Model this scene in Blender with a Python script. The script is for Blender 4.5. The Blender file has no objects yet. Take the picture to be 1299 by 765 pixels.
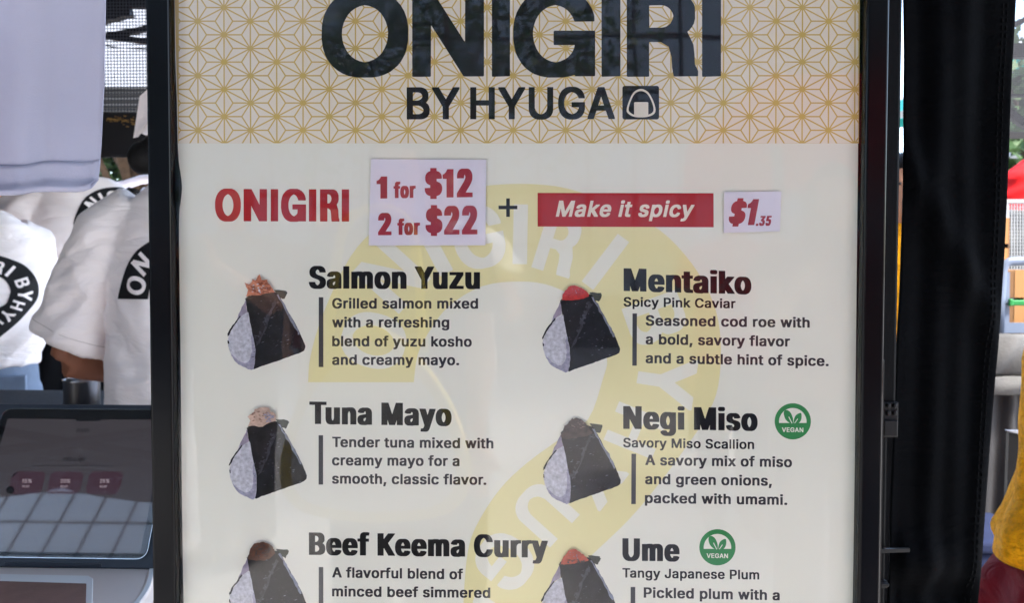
import bpy, bmesh, math, random
from mathutils import Vector, Matrix, Euler, noise
from mathutils.bvhtree import BVHTree
random.seed(7)
R = math.radians
scene = bpy.context.scene
COL = scene.collection

# ---------------------------------------------------------------- camera, sky, sun, exposure
FPX = 1125.0                      # focal length in pixels of the 1299 wide photograph
CAM = Vector((0.012, -0.80, 1.28))
cam_d = bpy.data.cameras.new('camera'); cam = bpy.data.objects.new('camera', cam_d); COL.objects.link(cam)
cam_d.sensor_width = 36.0; cam_d.lens = 36.0 * FPX / 1299.0
cam_d.clip_start = 0.02; cam_d.clip_end = 500
CROT = Matrix.Rotation(R(2.01), 3, 'Z') @ Matrix.Rotation(R(90 - 2.0), 3, 'X') @ Matrix.Rotation(R(0.11), 3, 'Z')
cam.matrix_world = Matrix.Translation(CAM) @ CROT.to_4x4()
cam_d.dof.use_dof = True; cam_d.dof.focus_distance = 0.80; cam_d.dof.aperture_fstop = 13.0
scene.camera = cam

SUN_EL, SUN_AZ = 62.0, 140.0      # azimuth measured clockwise from +Y: a veiled sun, high over the street to the right
world = bpy.data.worlds.new('World'); scene.world = world; world.use_nodes = True
wn = world.node_tree.nodes; wl = world.node_tree.links
sky = wn.new('ShaderNodeTexSky'); sky.sky_type = 'NISHITA'; sky.sun_disc = False
sky.sun_elevation = R(SUN_EL); sky.sun_rotation = R(SUN_AZ)
sky.air_density = 1.0; sky.dust_density = 2.5; sky.ozone_density = 1.0
wl.new(sky.outputs[0], wn['Background'].inputs[0]); wn['Background'].inputs[1].default_value = 0.15
sun_d = bpy.data.lights.new('sun', 'SUN'); sun_d.energy = 1.5; sun_d.angle = R(10); sun_d.color = (1.0, 0.95, 0.87)
sun = bpy.data.objects.new('sun', sun_d); COL.objects.link(sun)
sd = Vector((math.sin(R(SUN_AZ)) * math.cos(R(SUN_EL)), math.cos(R(SUN_AZ)) * math.cos(R(SUN_EL)), math.sin(R(SUN_EL))))
sun.rotation_euler = sd.to_track_quat('Z', 'Y').to_euler()
sun.location = (0, 0, 8)
vs = scene.view_settings; vs.view_transform = 'Standard'; vs.look = 'None'; vs.exposure = 3.27; vs.gamma = 1.0
scene.cycles.use_denoising = True
scene.cycles.max_bounces = 8; scene.cycles.transparent_max_bounces = 16

# ---------------------------------------------------------------- projection helpers (photo pixel -> point on a real plane)
def ray(px, py):
    return CROT @ Vector(((px - 649.5) / FPX, -(py - 382.5) / FPX, -1.0))
def P(px, py, Y=0.0):
    d = ray(px, py); return CAM + d * ((Y - CAM.y) / d.y)
def PP(px, py, o, n):
    d = ray(px, py); return CAM + d * ((o - CAM).dot(n) / d.dot(n))
def mir(px, py, dist):            # the place whose mirror image in the board glass appears at this pixel
    p = P(px, py, dist); return Vector((p.x, -dist, p.z))

# ---------------------------------------------------------------- tagging and mesh helpers
def tag(o, label=None, cat=None, group=None, kind=None):
    if label: o['label'] = label
    if cat: o['category'] = cat
    if group: o['group'] = group
    if kind: o['kind'] = kind
    return o
def thing(name, label, cat, loc=(0, 0, 0), rotz=0, group=None):
    o = bpy.data.objects.new(name, None); COL.objects.link(o); o.empty_display_size = 0.05
    o.location = loc; o.rotation_euler = (0, 0, rotz)
    return tag(o, label, cat, group)
def base_of(o):                   # world offset of an unrotated parent chain
    v = Vector()
    while o: v += o.location; o = o.parent
    return v

class MB:
    def __init__(s): s.v = []; s.f = []; s.m = []
    def add(s, vs, fs, m=0):
        b = len(s.v); s.v += [Vector(x) for x in vs]
        for f in fs: s.f.append([b + i for i in f]); s.m.append(m)
    def quad(s, a, b, c, d, m=0): s.add([a, b, c, d], [(0, 1, 2, 3)], m)
    def box(s, x0, x1, y0, y1, z0, z1, m=0):
        s.add([(x0,y0,z0),(x1,y0,z0),(x1,y1,z0),(x0,y1,z0),(x0,y0,z1),(x1,y0,z1),(x1,y1,z1),(x0,y1,z1)],
              [(0,3,2,1),(4,5,6,7),(0,1,5,4),(1,2,6,5),(2,3,7,6),(3,0,4,7)], m)
    def slab(s, pts, off, m=0):   # polygon extruded by a vector
        n = len(pts); off = Vector(off)
        s.add(list(pts) + [Vector(p) + off for p in pts],
              [tuple(range(n)), tuple(range(2*n-1, n-1, -1))] + [((i+1) % n, i, n+i, n+(i+1) % n) for i in range(n)], m)
    def bar(s, a, b, w, h, m=0, up=(0, 0, 1)):
        a = Vector(a); b = Vector(b); d = (b - a).normalized(); u = Vector(up)
        if abs(d.dot(u)) > .98: u = Vector((0, 1, 0))
        x = d.cross(u).normalized() * (w/2); y = x.cross(d).normalized() * (h/2)
        vs = [p + sx*x + sy*y for p in (a, b) for sx, sy in ((-1,-1),(1,-1),(1,1),(-1,1))]
        s.add(vs, [(0,1,2,3),(7,6,5,4),(0,4,5,1),(1,5,6,2),(2,6,7,3),(3,7,4,0)], m)
    def rings(s, rs, m=0, caps=True):
        n = len(rs[0]); fs = []
        for k in range(len(rs)-1):
            for i in range(n):
                j = (i+1) % n; fs.append((k*n+i, k*n+j, (k+1)*n+j, (k+1)*n+i))
        if caps: fs += [tuple(range(n-1, -1, -1)), tuple((len(rs)-1)*n + i for i in range(n))]
        s.add([p for r in rs for p in r], fs, m)
    def tube(s, pts, rad, n=10, m=0, flat=1.0):
        pts = [Vector(p) for p in pts]
        if not hasattr(rad, '__len__'): rad = [rad]*len(pts)
        rs = []; u = None
        for i, p in enumerate(pts):
            d = (pts[min(i+1, len(pts)-1)] - pts[max(i-1, 0)]).normalized()
            if u is None:
                u = d.cross(Vector((0, 1, 0.001)) if abs(d.y) < .9 else Vector((1, 0, 0))).normalized()
            u = (u - d*u.dot(d)).normalized(); w = d.cross(u)
            rs.append([p + (u*math.cos(a) + w*math.sin(a)*flat) * rad[i] for a in (2*math.pi*k/n for k in range(n))])
        s.rings(rs, m)
    def ball(s, c, r, n=16, k=10, m=0):
        c = Vector(c); r = Vector(r) if hasattr(r, '__len__') else Vector((r, r, r))
        rs = []
        for i in range(1, k):
            t = math.pi*i/k
            rs.append([c + Vector((r.x*math.sin(t)*math.cos(a), r.y*math.sin(t)*math.sin(a), -r.z*math.cos(t))) for a in (2*math.pi*j/n for j in range(n))])
        s.rings(rs, m)
    def mesh(s, name):
        me = bpy.data.meshes.new(name); me.from_pydata([tuple(v) for v in s.v], [], s.f); me.update(); return me
    def build(s, name, mats, parent=None, smooth=False, local=False, bevel=0, seg=2):
        if not isinstance(mats, (list, tuple)): mats = [mats]
        off = Vector() if (local or parent is None) else base_of(parent)
        me = bpy.data.meshes.new(name)
        me.from_pydata([tuple(v - off) for v in s.v], [], s.f)
        for mt in mats: me.materials.append(mt)
        me.polygons.foreach_set('material_index', s.m)
        if smooth: me.polygons.foreach_set('use_smooth', [True]*len(me.polygons))
        me.update()
        o = bpy.data.objects.new(name, me); COL.objects.link(o)
        if parent: o.parent = parent
        if bevel:
            b = o.modifiers.new('bevel', 'BEVEL'); b.width = bevel; b.segments = seg; b.limit_method = 'ANGLE'; b.angle_limit = R(40)
        return o

def cr(pts, k=6, closed=False):   # Catmull-Rom resample of points of any dimension
    pts = [Vector(p) for p in pts]; n = len(pts); out = []
    for i in range(n if closed else n-1):
        g = lambda j: pts[j % n] if closed else pts[max(0, min(n-1, j))]
        p0, p1, p2, p3 = g(i-1), g(i), g(i+1), g(i+2)
        for q in range(k):
            t = q/k
            out.append(0.5*((2*p1) + (p2-p0)*t + (2*p0-5*p1+4*p2-p3)*t*t + (3*p1-p0-3*p2+p3)*t**3))
    if not closed: out.append(pts[-1])
    return out

def tmp_eval(mb, mods):           # run modifiers on a throwaway object, give back a mesh builder
    me = mb.mesh('tmp'); o = bpy.data.objects.new('tmp', me); COL.objects.link(o)
    bm = bmesh.new(); bm.from_mesh(me); bmesh.ops.recalc_face_normals(bm, faces=bm.faces); bm.to_mesh(me); bm.free()
    for kind, props in mods:
        md = o.modifiers.new('m', kind)
        for k, v in props.items(): setattr(md, k, v)
    dg = bpy.context.evaluated_depsgraph_get(); dg.update()
    ev = o.evaluated_get(dg); m2 = bpy.data.meshes.new_from_object(ev)
    out = MB(); out.add([v.co.copy() for v in m2.vertices], [tuple(p.vertices) for p in m2.polygons])
    bpy.data.objects.remove(o); bpy.data.meshes.remove(me); bpy.data.meshes.remove(m2)
    return out
def fuse(mb, voxel, smooth=4):    # overlapping closed pieces -> one continuous skin
    return tmp_eval(mb, [('REMESH', dict(mode='VOXEL', voxel_size=voxel)), ('SMOOTH', dict(factor=0.5, iterations=smooth))])

def fill(polys):                  # even-odd fill of closed 2D outlines -> verts, faces
    c = bpy.data.curves.new('tmp', 'CURVE'); c.dimensions = '2D'; c.fill_mode = 'BOTH'; c.resolution_u = 1
    for pl in polys:
        sp = c.splines.new('POLY'); sp.points.add(len(pl)-1)
        for i, q in enumerate(pl): sp.points[i].co = (q[0]*0.01, q[1]*0.01, 0, 1)
        sp.use_cyclic_u = True
    o = bpy.data.objects.new('tmp', c); me = bpy.data.meshes.new_from_object(o)
    vs = [(v.co.x*100, v.co.y*100) for v in me.vertices]; fs = [tuple(p.vertices) for p in me.polygons]
    bpy.data.objects.remove(o); bpy.data.curves.remove(c); bpy.data.meshes.remove(me)
    return vs, fs

# ---------------------------------------------------------------- lettering: outlines of my own, in 1/500 of the capital height
GLYPHS = {
'D ':'213;',
'D$':'467;173,539 266,540 268,483 318,475 343,466 371,451 398,426 408,412 421,374 419,339 307,339 292,369 280,382 268,387 268,291 351,266 396,239 416,216 426,193 429,177 429,131 423,106 416,89 402,71 379,49 348,33 327,25 268,15 267,-37 264,-40 173,-40 171,15 113,25 89,34 57,53 27,86 11,126 12,166 127,166 135,144 146,127 171,111 171,218 95,242 63,260 44,278 32,297 25,317 24,373 30,399 38,414 74,451 112,470 171,483|169,386 154,373 143,352 151,334 169,321|268,191 269,109 284,117 299,131 310,153 306,164 296,176',
'D%':'692;129,522 213,522 233,518 262,502 275,489 287,471 293,454 299,424 296,343 291,324 279,303 262,284 243,272 203,262 141,262 121,265 99,273 79,286 57,317 46,356 46,432 54,463 68,487 83,502 106,516|448,514 554,515 557,512 557,484 216,-12 211,-15 106,-15 104,16|171,441 163,432 155,414 152,386 159,360 172,345 185,359 192,393 185,427 178,438|460,236 524,236 563,227 589,208 611,174 618,147 618,66 615,49 608,32 595,9 576,-8 553,-20 517,-25 467,-25 432,-20 398,1 387,13 374,36 366,68 366,142 375,178 389,201 409,220 432,231|492,154 478,134 472,99 479,74 485,63 493,57 506,74 512,107 506,137 499,149',
'D,':'213;40,84 162,83 162,56 108,-132 10,-131 10,-98',
'D.':'213;59,99 127,100 144,93 154,86 162,74 166,59 166,23 160,3 149,-9 129,-19 58,-19 47,-15 31,-2 21,21 23,67 37,89',
'D0':'473;176,521 276,520 309,511 336,497 362,474 391,434 411,384 420,344 426,276 425,197 416,136 405,96 385,54 351,14 313,-10 277,-20 178,-21 136,-11 109,3 80,28 54,66 35,112 26,149 20,203 20,297 29,362 44,412 65,452 96,486 133,510|219,432 191,416 173,397 158,371 140,309 135,238 144,172 163,119 178,97 191,84 223,68 241,74 260,88 287,128 298,159 306,196 310,267 302,326 295,353 281,384 265,407 251,419 233,430',
'D1':'338;154,514 249,515 254,512 254,-11 251,-15 138,-13 137,352 77,335 26,335 23,338 23,413 74,430 121,463',
'D2':'473;174,521 267,521 307,512 333,500 358,481 377,460 390,438 401,398 402,349 396,309 383,279 361,244 334,211 204,73 408,71 408,-15 35,-13 36,61 234,272 268,317 283,349 286,368 280,389 272,402 246,425 219,434 193,423 171,404 155,371 151,342 38,343 38,388 42,411 53,441 69,466 89,486 111,501 143,515',
'D3':'473;43,514 393,513 393,439 273,302 324,288 362,266 377,252 393,231 410,191 414,167 414,118 406,79 381,37 363,19 338,2 307,-12 262,-21 168,-21 142,-17 102,-5 77,9 52,30 34,53 23,77 18,97 15,117 17,145 133,145 143,113 161,89 183,75 213,66 243,74 266,88 285,109 295,141 291,162 282,181 271,196 251,211 232,220 206,226 129,229 126,232 128,309 231,428 43,429',
'D4':'473;217,514 329,515 332,512 332,487 151,177 248,176 250,327 363,327 365,177 433,173 434,93 431,89 366,88 365,-11 362,-15 250,-14 247,89 16,89 11,92 13,172',
'D5':'473;68,514 387,513 386,429 178,429 174,418 166,341 268,342 317,330 347,312 371,289 391,261 405,227 411,194 411,129 401,83 387,56 364,26 337,4 314,-8 262,-21 172,-21 138,-15 103,0 83,14 60,37 43,64 33,98 33,143 146,143 153,119 167,96 189,78 218,68 247,79 271,101 286,126 294,154 291,178 276,212 257,233 223,252 212,255 189,248 151,226 99,226 43,233 39,236 39,267',
'D8':'473;175,521 268,521 297,516 322,507 350,491 374,468 390,443 400,417 402,399 402,348 400,331 386,297 357,263 387,237 412,197 421,161 419,91 406,57 378,23 348,2 303,-16 269,-21 176,-21 143,-16 114,-7 85,8 54,36 39,57 27,89 24,107 24,159 32,194 54,233 88,263 59,296 44,334 41,394 49,432 71,469 98,493 128,510|218,433 194,423 175,407 163,386 159,368 164,349 176,330 196,313 223,303 248,313 269,331 281,352 285,372 277,396 261,416 238,430|219,213 184,200 163,182 147,156 142,133 153,106 167,89 191,74 223,65 251,73 276,88 292,107 302,137 291,169 272,191 248,206',
'D?':'380;128,521 219,521 267,510 288,498 312,478 330,454 342,422 346,397 346,353 336,307 322,283 304,262 252,225 232,204 222,182 217,137 214,134 107,134 102,138 105,214 110,237 120,258 142,282 197,322 216,343 225,361 229,376 227,384 221,401 209,416 194,427 176,435 153,426 140,416 129,401 114,356 3,356 -1,359 0,401 5,426 17,452 28,468 42,484 63,500 97,515|128,99 193,100 211,93 224,82 232,63 234,26 231,11 218,-7 197,-19 126,-19 112,-13 98,-1 89,19 90,67 103,87 114,95',
'DA':'499;172,514 294,515 300,512 478,26 482,13 481,-15 362,-14 312,123 308,125 161,125 110,-14 -11,-13 -11,16|234,341 190,211 279,210',
'DB':'476;33,514 278,515 302,512 336,503 354,495 376,480 394,460 407,439 415,416 419,392 419,341 413,314 405,296 392,279 373,263 407,236 427,206 437,168 439,118 433,82 422,54 407,33 387,16 347,-5 288,-15 32,-13|152,429 151,296 209,295 238,299 267,312 288,331 297,348 301,369 291,394 275,412 256,422 226,429|152,211 151,72 232,71 259,75 279,82 294,90 312,111 321,134 316,153 301,178 278,197 236,211',
'DG':'539;211,521 319,520 354,512 396,495 424,475 452,447 476,411 490,374 494,356 492,328 377,328 373,331 358,364 344,386 328,401 297,421 262,431 229,422 191,399 169,376 145,333 133,286 130,236 136,196 147,164 168,126 193,100 228,79 257,70 266,69 298,78 334,100 360,131 371,154 377,178 374,181 252,182 252,266 497,264 495,146 483,102 471,76 446,42 426,23 393,2 351,-15 312,-21 216,-21 173,-13 146,-3 108,18 73,51 47,88 23,147 13,209 13,291 23,353 47,412 82,460 121,491 163,511',
'DH':'536;33,514 150,513 150,302 153,299 357,299 358,513 476,513 475,-14 358,-13 358,209 354,212 151,212 150,-13 32,-13',
'DI':'207;33,514 143,515 147,512 148,-11 144,-15 36,-15 31,-12',
'DN':'542;33,514 161,513 364,196 365,513 482,513 481,-14 353,-14 151,302 150,-13 32,-13',
'DO':'552;212,521 321,520 367,508 401,492 429,471 465,432 490,387 505,338 512,271 511,204 501,146 486,104 458,59 428,28 382,-2 336,-17 308,-21 214,-21 173,-13 131,4 88,35 62,65 40,101 21,153 13,209 13,291 24,357 47,411 73,449 97,472 124,492 173,513|262,431 237,425 208,411 186,394 164,368 147,336 139,314 131,277 130,236 134,207 144,171 158,142 173,121 194,99 217,84 241,74 263,69 294,78 314,88 339,106 360,131 376,159 386,187 392,217 395,259 389,302 381,328 370,353 352,380 339,394 314,412 294,422',
'DP':'465;33,514 273,515 329,505 361,490 390,466 411,436 425,397 429,373 429,311 422,276 407,241 377,205 344,184 297,170 151,167 150,-11 147,-15 36,-15 31,-12|152,429 151,255 231,255 258,263 283,279 302,307 310,337 303,373 289,398 268,415 237,426',
'DR':'428;33,514 282,514 309,506 327,496 361,462 373,439 381,414 384,351 376,312 366,291 343,262 375,173 383,54 399,14 397,-14 272,-13 264,36 260,108 247,169 201,200 148,198 147,-13 32,-13|149,430 148,286 209,285 229,290 243,299 256,314 267,341 270,362 266,379 256,401 243,416 223,427 208,430',
'DS':'467;174,521 271,521 303,516 333,506 364,488 387,468 407,441 417,416 421,393 421,359 418,356 306,357 297,386 282,406 251,426 223,434 196,427 168,412 150,392 143,374 143,364 149,351 173,328 208,312 299,286 356,263 386,243 400,229 420,199 429,163 429,112 418,69 401,39 378,16 347,-3 313,-16 263,-24 178,-24 133,-17 104,-8 71,9 43,35 28,57 17,83 10,116 10,146 13,149 128,148 139,114 156,93 186,74 219,65 252,73 274,84 294,101 307,123 311,136 307,149 301,159 283,176 247,193 141,224 96,243 71,259 48,280 30,311 24,339 24,394 32,427 47,454 67,477 94,497 133,513',
'DT':'469;5,514 437,513 436,429 280,427 278,-15 162,-13 161,427 6,429',
'DU':'536;33,514 150,513 150,176 153,159 167,123 183,101 218,78 253,68 288,77 317,94 340,119 356,161 359,183 359,513 476,513 476,136 470,103 453,66 437,43 415,21 377,-3 336,-17 303,-22 204,-22 162,-15 124,0 94,20 64,51 42,94 31,147',
'DY':'492;-10,514 117,514 232,327 348,514 475,513 475,486 292,192 289,-15 173,-13 172,192 -10,483',
'Da':'411;145,392 232,392 269,386 296,376 316,363 331,348 345,328 355,299 359,268 357,-15 248,-15 242,-12 219,-20 192,-24 109,-22 81,-16 56,-5 41,6 17,34 7,58 3,79 3,133 10,163 30,191 49,205 78,217 138,230 218,240 236,247 241,254 238,269 229,287 213,300 193,307 173,302 151,289 138,276 123,254 73,254 13,273 13,299 15,307 31,334 51,355 76,372 98,382|241,156 182,147 142,133 129,123 120,108 120,98 125,88 141,73 166,63 198,73 218,88 232,107 242,136 244,154',
'Db':'445;25,514 138,513 139,381 183,392 267,392 296,387 323,376 347,360 366,341 382,318 398,283 409,239 411,159 407,123 396,81 382,52 351,14 326,-5 296,-17 268,-22 181,-22 161,-18 139,-9 133,-15 24,-13|214,306 181,289 159,263 143,221 139,179 145,142 164,101 184,79 217,64 249,79 273,108 287,141 295,187 286,236 268,271 242,296',
'Dc':'417;158,392 248,392 277,387 302,378 332,361 352,342 371,316 382,288 382,261 379,257 324,243 273,243 260,268 244,286 221,301 203,306 182,298 165,287 150,271 134,241 123,189 128,148 135,126 149,101 167,81 179,73 204,64 229,73 254,93 274,130 327,130 383,114 382,79 359,36 341,16 317,-1 278,-17 248,-22 159,-22 126,-16 106,-8 69,15 46,39 30,64 15,101 6,151 6,218 14,264 27,298 48,332 80,363 122,385',
'Dd':'445;279,514 388,515 392,512 392,-13 284,-15 278,-9 257,-18 236,-22 149,-22 122,-17 92,-5 69,11 42,42 20,83 11,114 6,152 6,221 15,272 30,309 50,339 71,361 102,380 122,387 151,392 236,392 277,381|199,306 168,291 143,262 129,228 122,181 134,128 150,98 174,75 202,64 230,77 256,104 272,143 279,189 272,229 253,271 238,287 224,297',
'De':'425;156,392 244,392 296,380 321,366 345,346 361,326 380,288 391,236 391,152 126,150 134,121 153,93 177,74 203,64 223,67 245,78 261,94 276,119 327,119 385,104 386,74 367,36 340,9 301,-12 254,-22 161,-22 116,-12 81,6 49,35 30,63 19,88 6,149 6,217 13,259 25,296 51,337 83,366 121,385|198,306 174,296 151,276 135,253 128,233 270,233 263,255 248,279 228,296 206,306',
'Df':'277;151,536 233,535 266,526 266,498 251,447 193,446 186,443 178,437 170,423 166,401 168,388 251,386 251,309 248,306 166,304 166,-13 54,-15 51,-11 51,304 -21,308 -21,384 -17,388 50,388 53,454 57,472 68,493 84,511 103,523 127,532',
'Dg':'446;148,392 236,392 258,388 278,380 284,388 389,388 394,384 394,-33 391,-54 380,-89 359,-117 331,-140 294,-155 251,-162 153,-162 112,-155 82,-142 59,-127 38,-106 23,-83 23,-54 73,-25 126,-25 146,-50 162,-63 182,-73 203,-79 231,-71 252,-58 267,-41 275,-23 277,1 236,-10 151,-10 126,-6 101,3 74,18 53,37 32,66 15,103 6,153 6,221 11,257 23,294 42,329 69,359 108,382|199,306 166,289 143,262 129,229 122,184 134,134 147,111 163,94 176,85 203,76 237,92 261,119 276,162 279,198 273,228 256,269 229,295',
'Dh':'431;25,514 138,513 139,381 182,392 276,391 297,386 323,373 356,341 371,308 379,262 377,-15 264,-13 262,237 256,262 245,281 228,296 207,305 184,297 161,278 150,262 143,241 139,212 138,-13 24,-13',
'Di':'192;50,529 113,530 127,526 141,516 151,496 151,456 147,443 139,433 125,423 113,420 53,420 36,425 23,436 15,448 13,462 14,498 27,519|25,387 134,388 139,384 139,-11 136,-15 28,-15 24,-12',
'Dk':'402;25,514 138,513 139,273 253,387 379,386 379,356 238,211 391,17 391,-14 263,-15 147,130 139,122 138,-13 24,-13',
'Dl':'189;24,514 132,515 136,512 136,-11 133,-15 27,-15 23,-12',
'Dm':'627;184,394 264,392 294,381 316,363 336,377 371,391 399,395 461,395 481,392 509,383 543,359 556,342 567,318 575,276 573,-14 460,-13 459,253 455,269 446,284 429,298 411,306 394,300 378,287 364,266 359,249 356,-14 243,-13 241,254 237,269 227,286 211,300 197,306 177,297 160,283 148,264 141,244 139,223 138,-13 24,-13 24,386 133,388 139,383 156,390',
'Dn':'431;180,392 264,392 297,386 334,365 352,346 363,327 375,292 379,261 377,-15 264,-13 262,237 256,262 245,281 228,296 207,305 184,297 161,278 150,262 143,241 139,212 138,-13 24,-13 24,386 133,388 139,381',
'Do':'436;158,392 248,392 282,386 312,373 336,357 359,334 377,307 393,267 401,224 402,167 397,119 385,78 364,43 342,18 314,-2 278,-17 248,-22 159,-22 126,-16 106,-8 69,15 46,39 30,64 15,101 6,151 6,218 14,264 27,298 48,332 80,363 122,385|202,306 182,298 166,287 143,259 129,226 122,181 130,139 149,101 173,77 204,64 229,73 243,83 258,99 278,141 286,184 278,228 257,272 231,296',
'Dp':'445;180,392 267,392 296,387 318,378 341,365 372,334 395,293 409,239 411,159 402,99 383,54 366,29 346,9 313,-11 269,-22 182,-22 139,-10 137,-155 27,-155 24,-151 24,384 28,388 133,388 139,380 156,387|214,306 181,289 159,263 143,221 139,179 145,142 164,101 184,79 217,64 249,79 273,108 287,141 295,187 286,236 268,271 242,296',
'Dr':'283;180,393 239,394 266,391 266,304 204,302 186,296 158,274 145,253 139,222 138,-13 26,-15 24,386 133,388 139,385',
'Ds':'387;138,392 229,392 279,380 301,367 319,351 333,329 346,299 345,271 291,258 238,258 215,293 201,303 186,309 167,303 154,296 144,287 137,273 146,256 167,243 266,217 307,200 332,178 345,159 352,132 352,78 343,47 331,28 312,9 297,-1 262,-16 226,-22 132,-22 101,-17 71,-6 48,9 27,32 12,62 8,77 9,107 67,120 118,120 129,94 141,80 157,69 176,63 207,72 224,84 232,97 233,103 226,116 201,132 112,154 68,172 39,196 23,224 19,243 19,294 24,317 35,338 57,361 71,371 109,387',
'Dt':'251;38,477 149,477 152,388 227,386 227,308 151,304 151,102 157,81 168,69 226,66 236,19 236,-11 232,-15 207,-19 126,-19 102,-15 69,1 54,16 43,37 36,68 36,304 -18,306 -21,311 -21,386 36,389',
'Du':'431;25,387 138,386 140,137 147,112 160,89 176,77 197,68 222,78 242,96 253,113 261,137 264,157 264,386 378,386 377,-14 268,-15 263,-7 241,-16 217,-20 139,-20 112,-15 89,-6 71,6 54,23 34,58 25,98',
'Dv':'411;-8,387 111,386 191,165 272,386 392,386 391,354 248,-14 137,-15 132,-12 -10,357',
'Dw':'585;-3,387 113,386 167,197 222,387 338,386 391,198 444,386 561,387 562,357 449,-13 335,-13 278,178 222,-13 109,-14 -3,352',
'Dx':'400;3,387 124,387 187,293 251,387 372,386 371,356 258,188 377,17 377,-14 256,-15 187,89 116,-15 -6,-13 -6,16 115,191 3,356',
'Dy':'411;-8,387 111,386 191,165 273,386 392,386 391,354 226,-77 211,-106 191,-130 173,-143 149,-153 127,-158 49,-158 19,-149 19,-123 33,-70 87,-69 96,-63 112,-42 127,-2 -10,357',
'Dz':'402;22,387 353,386 353,311 172,72 358,70 358,-14 14,-13 14,59 201,301 22,303',
'S ':'208;',
'SC':'524;220,519 323,517 354,510 396,491 422,472 453,438 472,406 486,362 488,333 484,329 382,329 361,374 338,401 313,418 296,426 257,432 218,421 191,404 166,379 142,337 131,306 125,266 126,222 134,184 145,154 166,121 191,96 216,80 248,69 268,68 302,77 319,85 339,100 358,121 382,171 487,169 487,144 478,109 465,79 444,49 423,29 393,8 364,-6 329,-16 303,-20 211,-19 161,-6 132,8 96,34 66,68 43,107 25,159 18,211 18,289 29,356 47,401 76,446 118,483 161,506 196,516',
'SJ':'413;248,513 347,514 352,511 352,112 349,87 338,57 320,28 296,7 271,-7 221,-20 126,-17 96,-8 64,9 41,31 29,48 17,78 11,104 10,181 16,184 116,183 119,181 119,141 123,119 133,97 149,79 166,69 184,65 203,72 226,90 241,122 245,149 245,509',
'SM':'640;39,513 166,514 172,511 309,158 446,512 579,512 579,-12 479,-14 474,-11 473,277 360,-9 353,-14 264,-14 258,-11 143,275 142,-11 137,-14 37,-12 36,509',
'SP':'460;39,513 267,514 323,503 357,487 385,464 408,429 421,389 424,312 417,277 402,242 373,208 338,185 291,171 146,168 145,-9 141,-14 42,-14 36,-11 36,509|147,430 146,253 237,254 264,262 287,276 306,303 315,334 312,363 294,399 272,417 243,427',
'SS':'462;180,519 264,520 297,515 327,504 361,486 382,467 402,439 414,408 416,362 414,358 313,358 309,361 297,394 279,414 242,432 213,435 183,426 163,414 145,393 138,376 137,368 144,349 169,325 202,310 293,285 349,262 384,239 402,220 415,198 424,162 424,112 418,84 406,56 387,31 368,14 338,-3 301,-16 257,-22 184,-22 139,-16 111,-7 76,12 48,37 28,68 18,101 15,143 18,147 121,147 125,144 135,111 159,84 194,68 228,64 258,72 282,84 299,99 312,122 316,136 312,151 306,161 287,178 253,195 147,225 99,245 75,261 53,282 34,316 29,341 29,393 37,426 52,454 71,475 101,496 139,512',
'ST':'464;11,513 432,512 431,431 275,428 275,-9 272,-13 172,-14 166,-11 166,429 11,431 9,509',
'Sa':'406;151,391 227,391 278,380 313,360 341,324 350,298 354,267 354,-9 351,-13 253,-14 247,-6 219,-17 199,-21 131,-22 108,-20 77,-11 51,3 30,23 17,46 8,81 8,132 14,160 34,189 53,202 84,216 144,229 224,239 239,244 247,254 241,277 233,289 217,302 193,310 167,303 153,296 139,284 117,255 79,255 18,274 18,298 20,306 36,332 54,352 79,370 104,381|242,158 176,149 138,136 124,124 115,109 114,102 120,87 137,70 159,61 172,60 202,70 225,88 242,116 249,156',
'Sc':'412;164,391 242,391 271,386 298,376 329,358 347,341 366,314 377,287 377,262 373,258 318,244 279,244 275,247 262,273 248,289 224,303 202,309 180,302 162,290 145,272 129,242 118,191 123,147 130,124 144,99 176,70 206,61 233,70 259,92 276,126 281,129 321,129 378,113 377,81 354,37 337,19 313,2 272,-16 242,-21 164,-21 111,-7 85,8 58,33 37,63 20,102 11,152 11,217 19,263 32,297 53,331 84,361 118,380',
'Se':'420;162,391 248,390 283,381 307,370 328,355 348,335 365,309 378,276 387,217 388,157 385,153 120,151 129,120 148,92 173,72 203,61 226,64 249,76 265,92 282,117 321,117 381,102 381,77 377,64 356,31 321,2 283,-15 249,-21 168,-21 116,-8 85,8 54,37 35,64 22,97 11,151 11,216 18,258 32,297 56,336 86,363 127,383|197,308 171,298 146,277 130,254 123,232 275,232 265,263 242,291 219,305',
'Sg':'441;154,391 239,390 266,382 283,372 286,384 289,386 383,386 389,383 389,-32 386,-53 375,-88 352,-119 312,-145 277,-156 244,-161 161,-161 118,-153 86,-140 63,-125 43,-104 28,-81 28,-56 81,-26 119,-27 158,-66 183,-77 203,-81 231,-75 256,-61 272,-42 280,-24 284,-2 282,9 256,-3 228,-9 156,-9 107,4 78,20 58,38 37,67 20,104 11,154 11,219 16,256 28,294 47,327 74,357 114,381|198,308 181,303 163,292 138,263 124,231 118,183 129,133 146,104 172,83 204,74 223,79 241,89 266,118 281,161 284,199 272,248 256,276 227,301',
'Si':'187;56,528 107,529 121,525 136,514 146,494 146,457 136,435 121,425 107,421 59,421 44,425 28,437 20,449 18,463 19,497 31,516|31,386 128,386 134,383 134,-9 131,-13 34,-14 29,-11 29,382',
'Sk':'397;31,513 128,514 134,511 134,262 258,385 374,384 374,357 232,211 386,16 386,-13 267,-12 148,137 134,123 133,-12 29,-12 29,509',
'Sl':'184;30,513 126,514 131,511 131,-9 127,-14 33,-14 28,-11 28,509',
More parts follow.
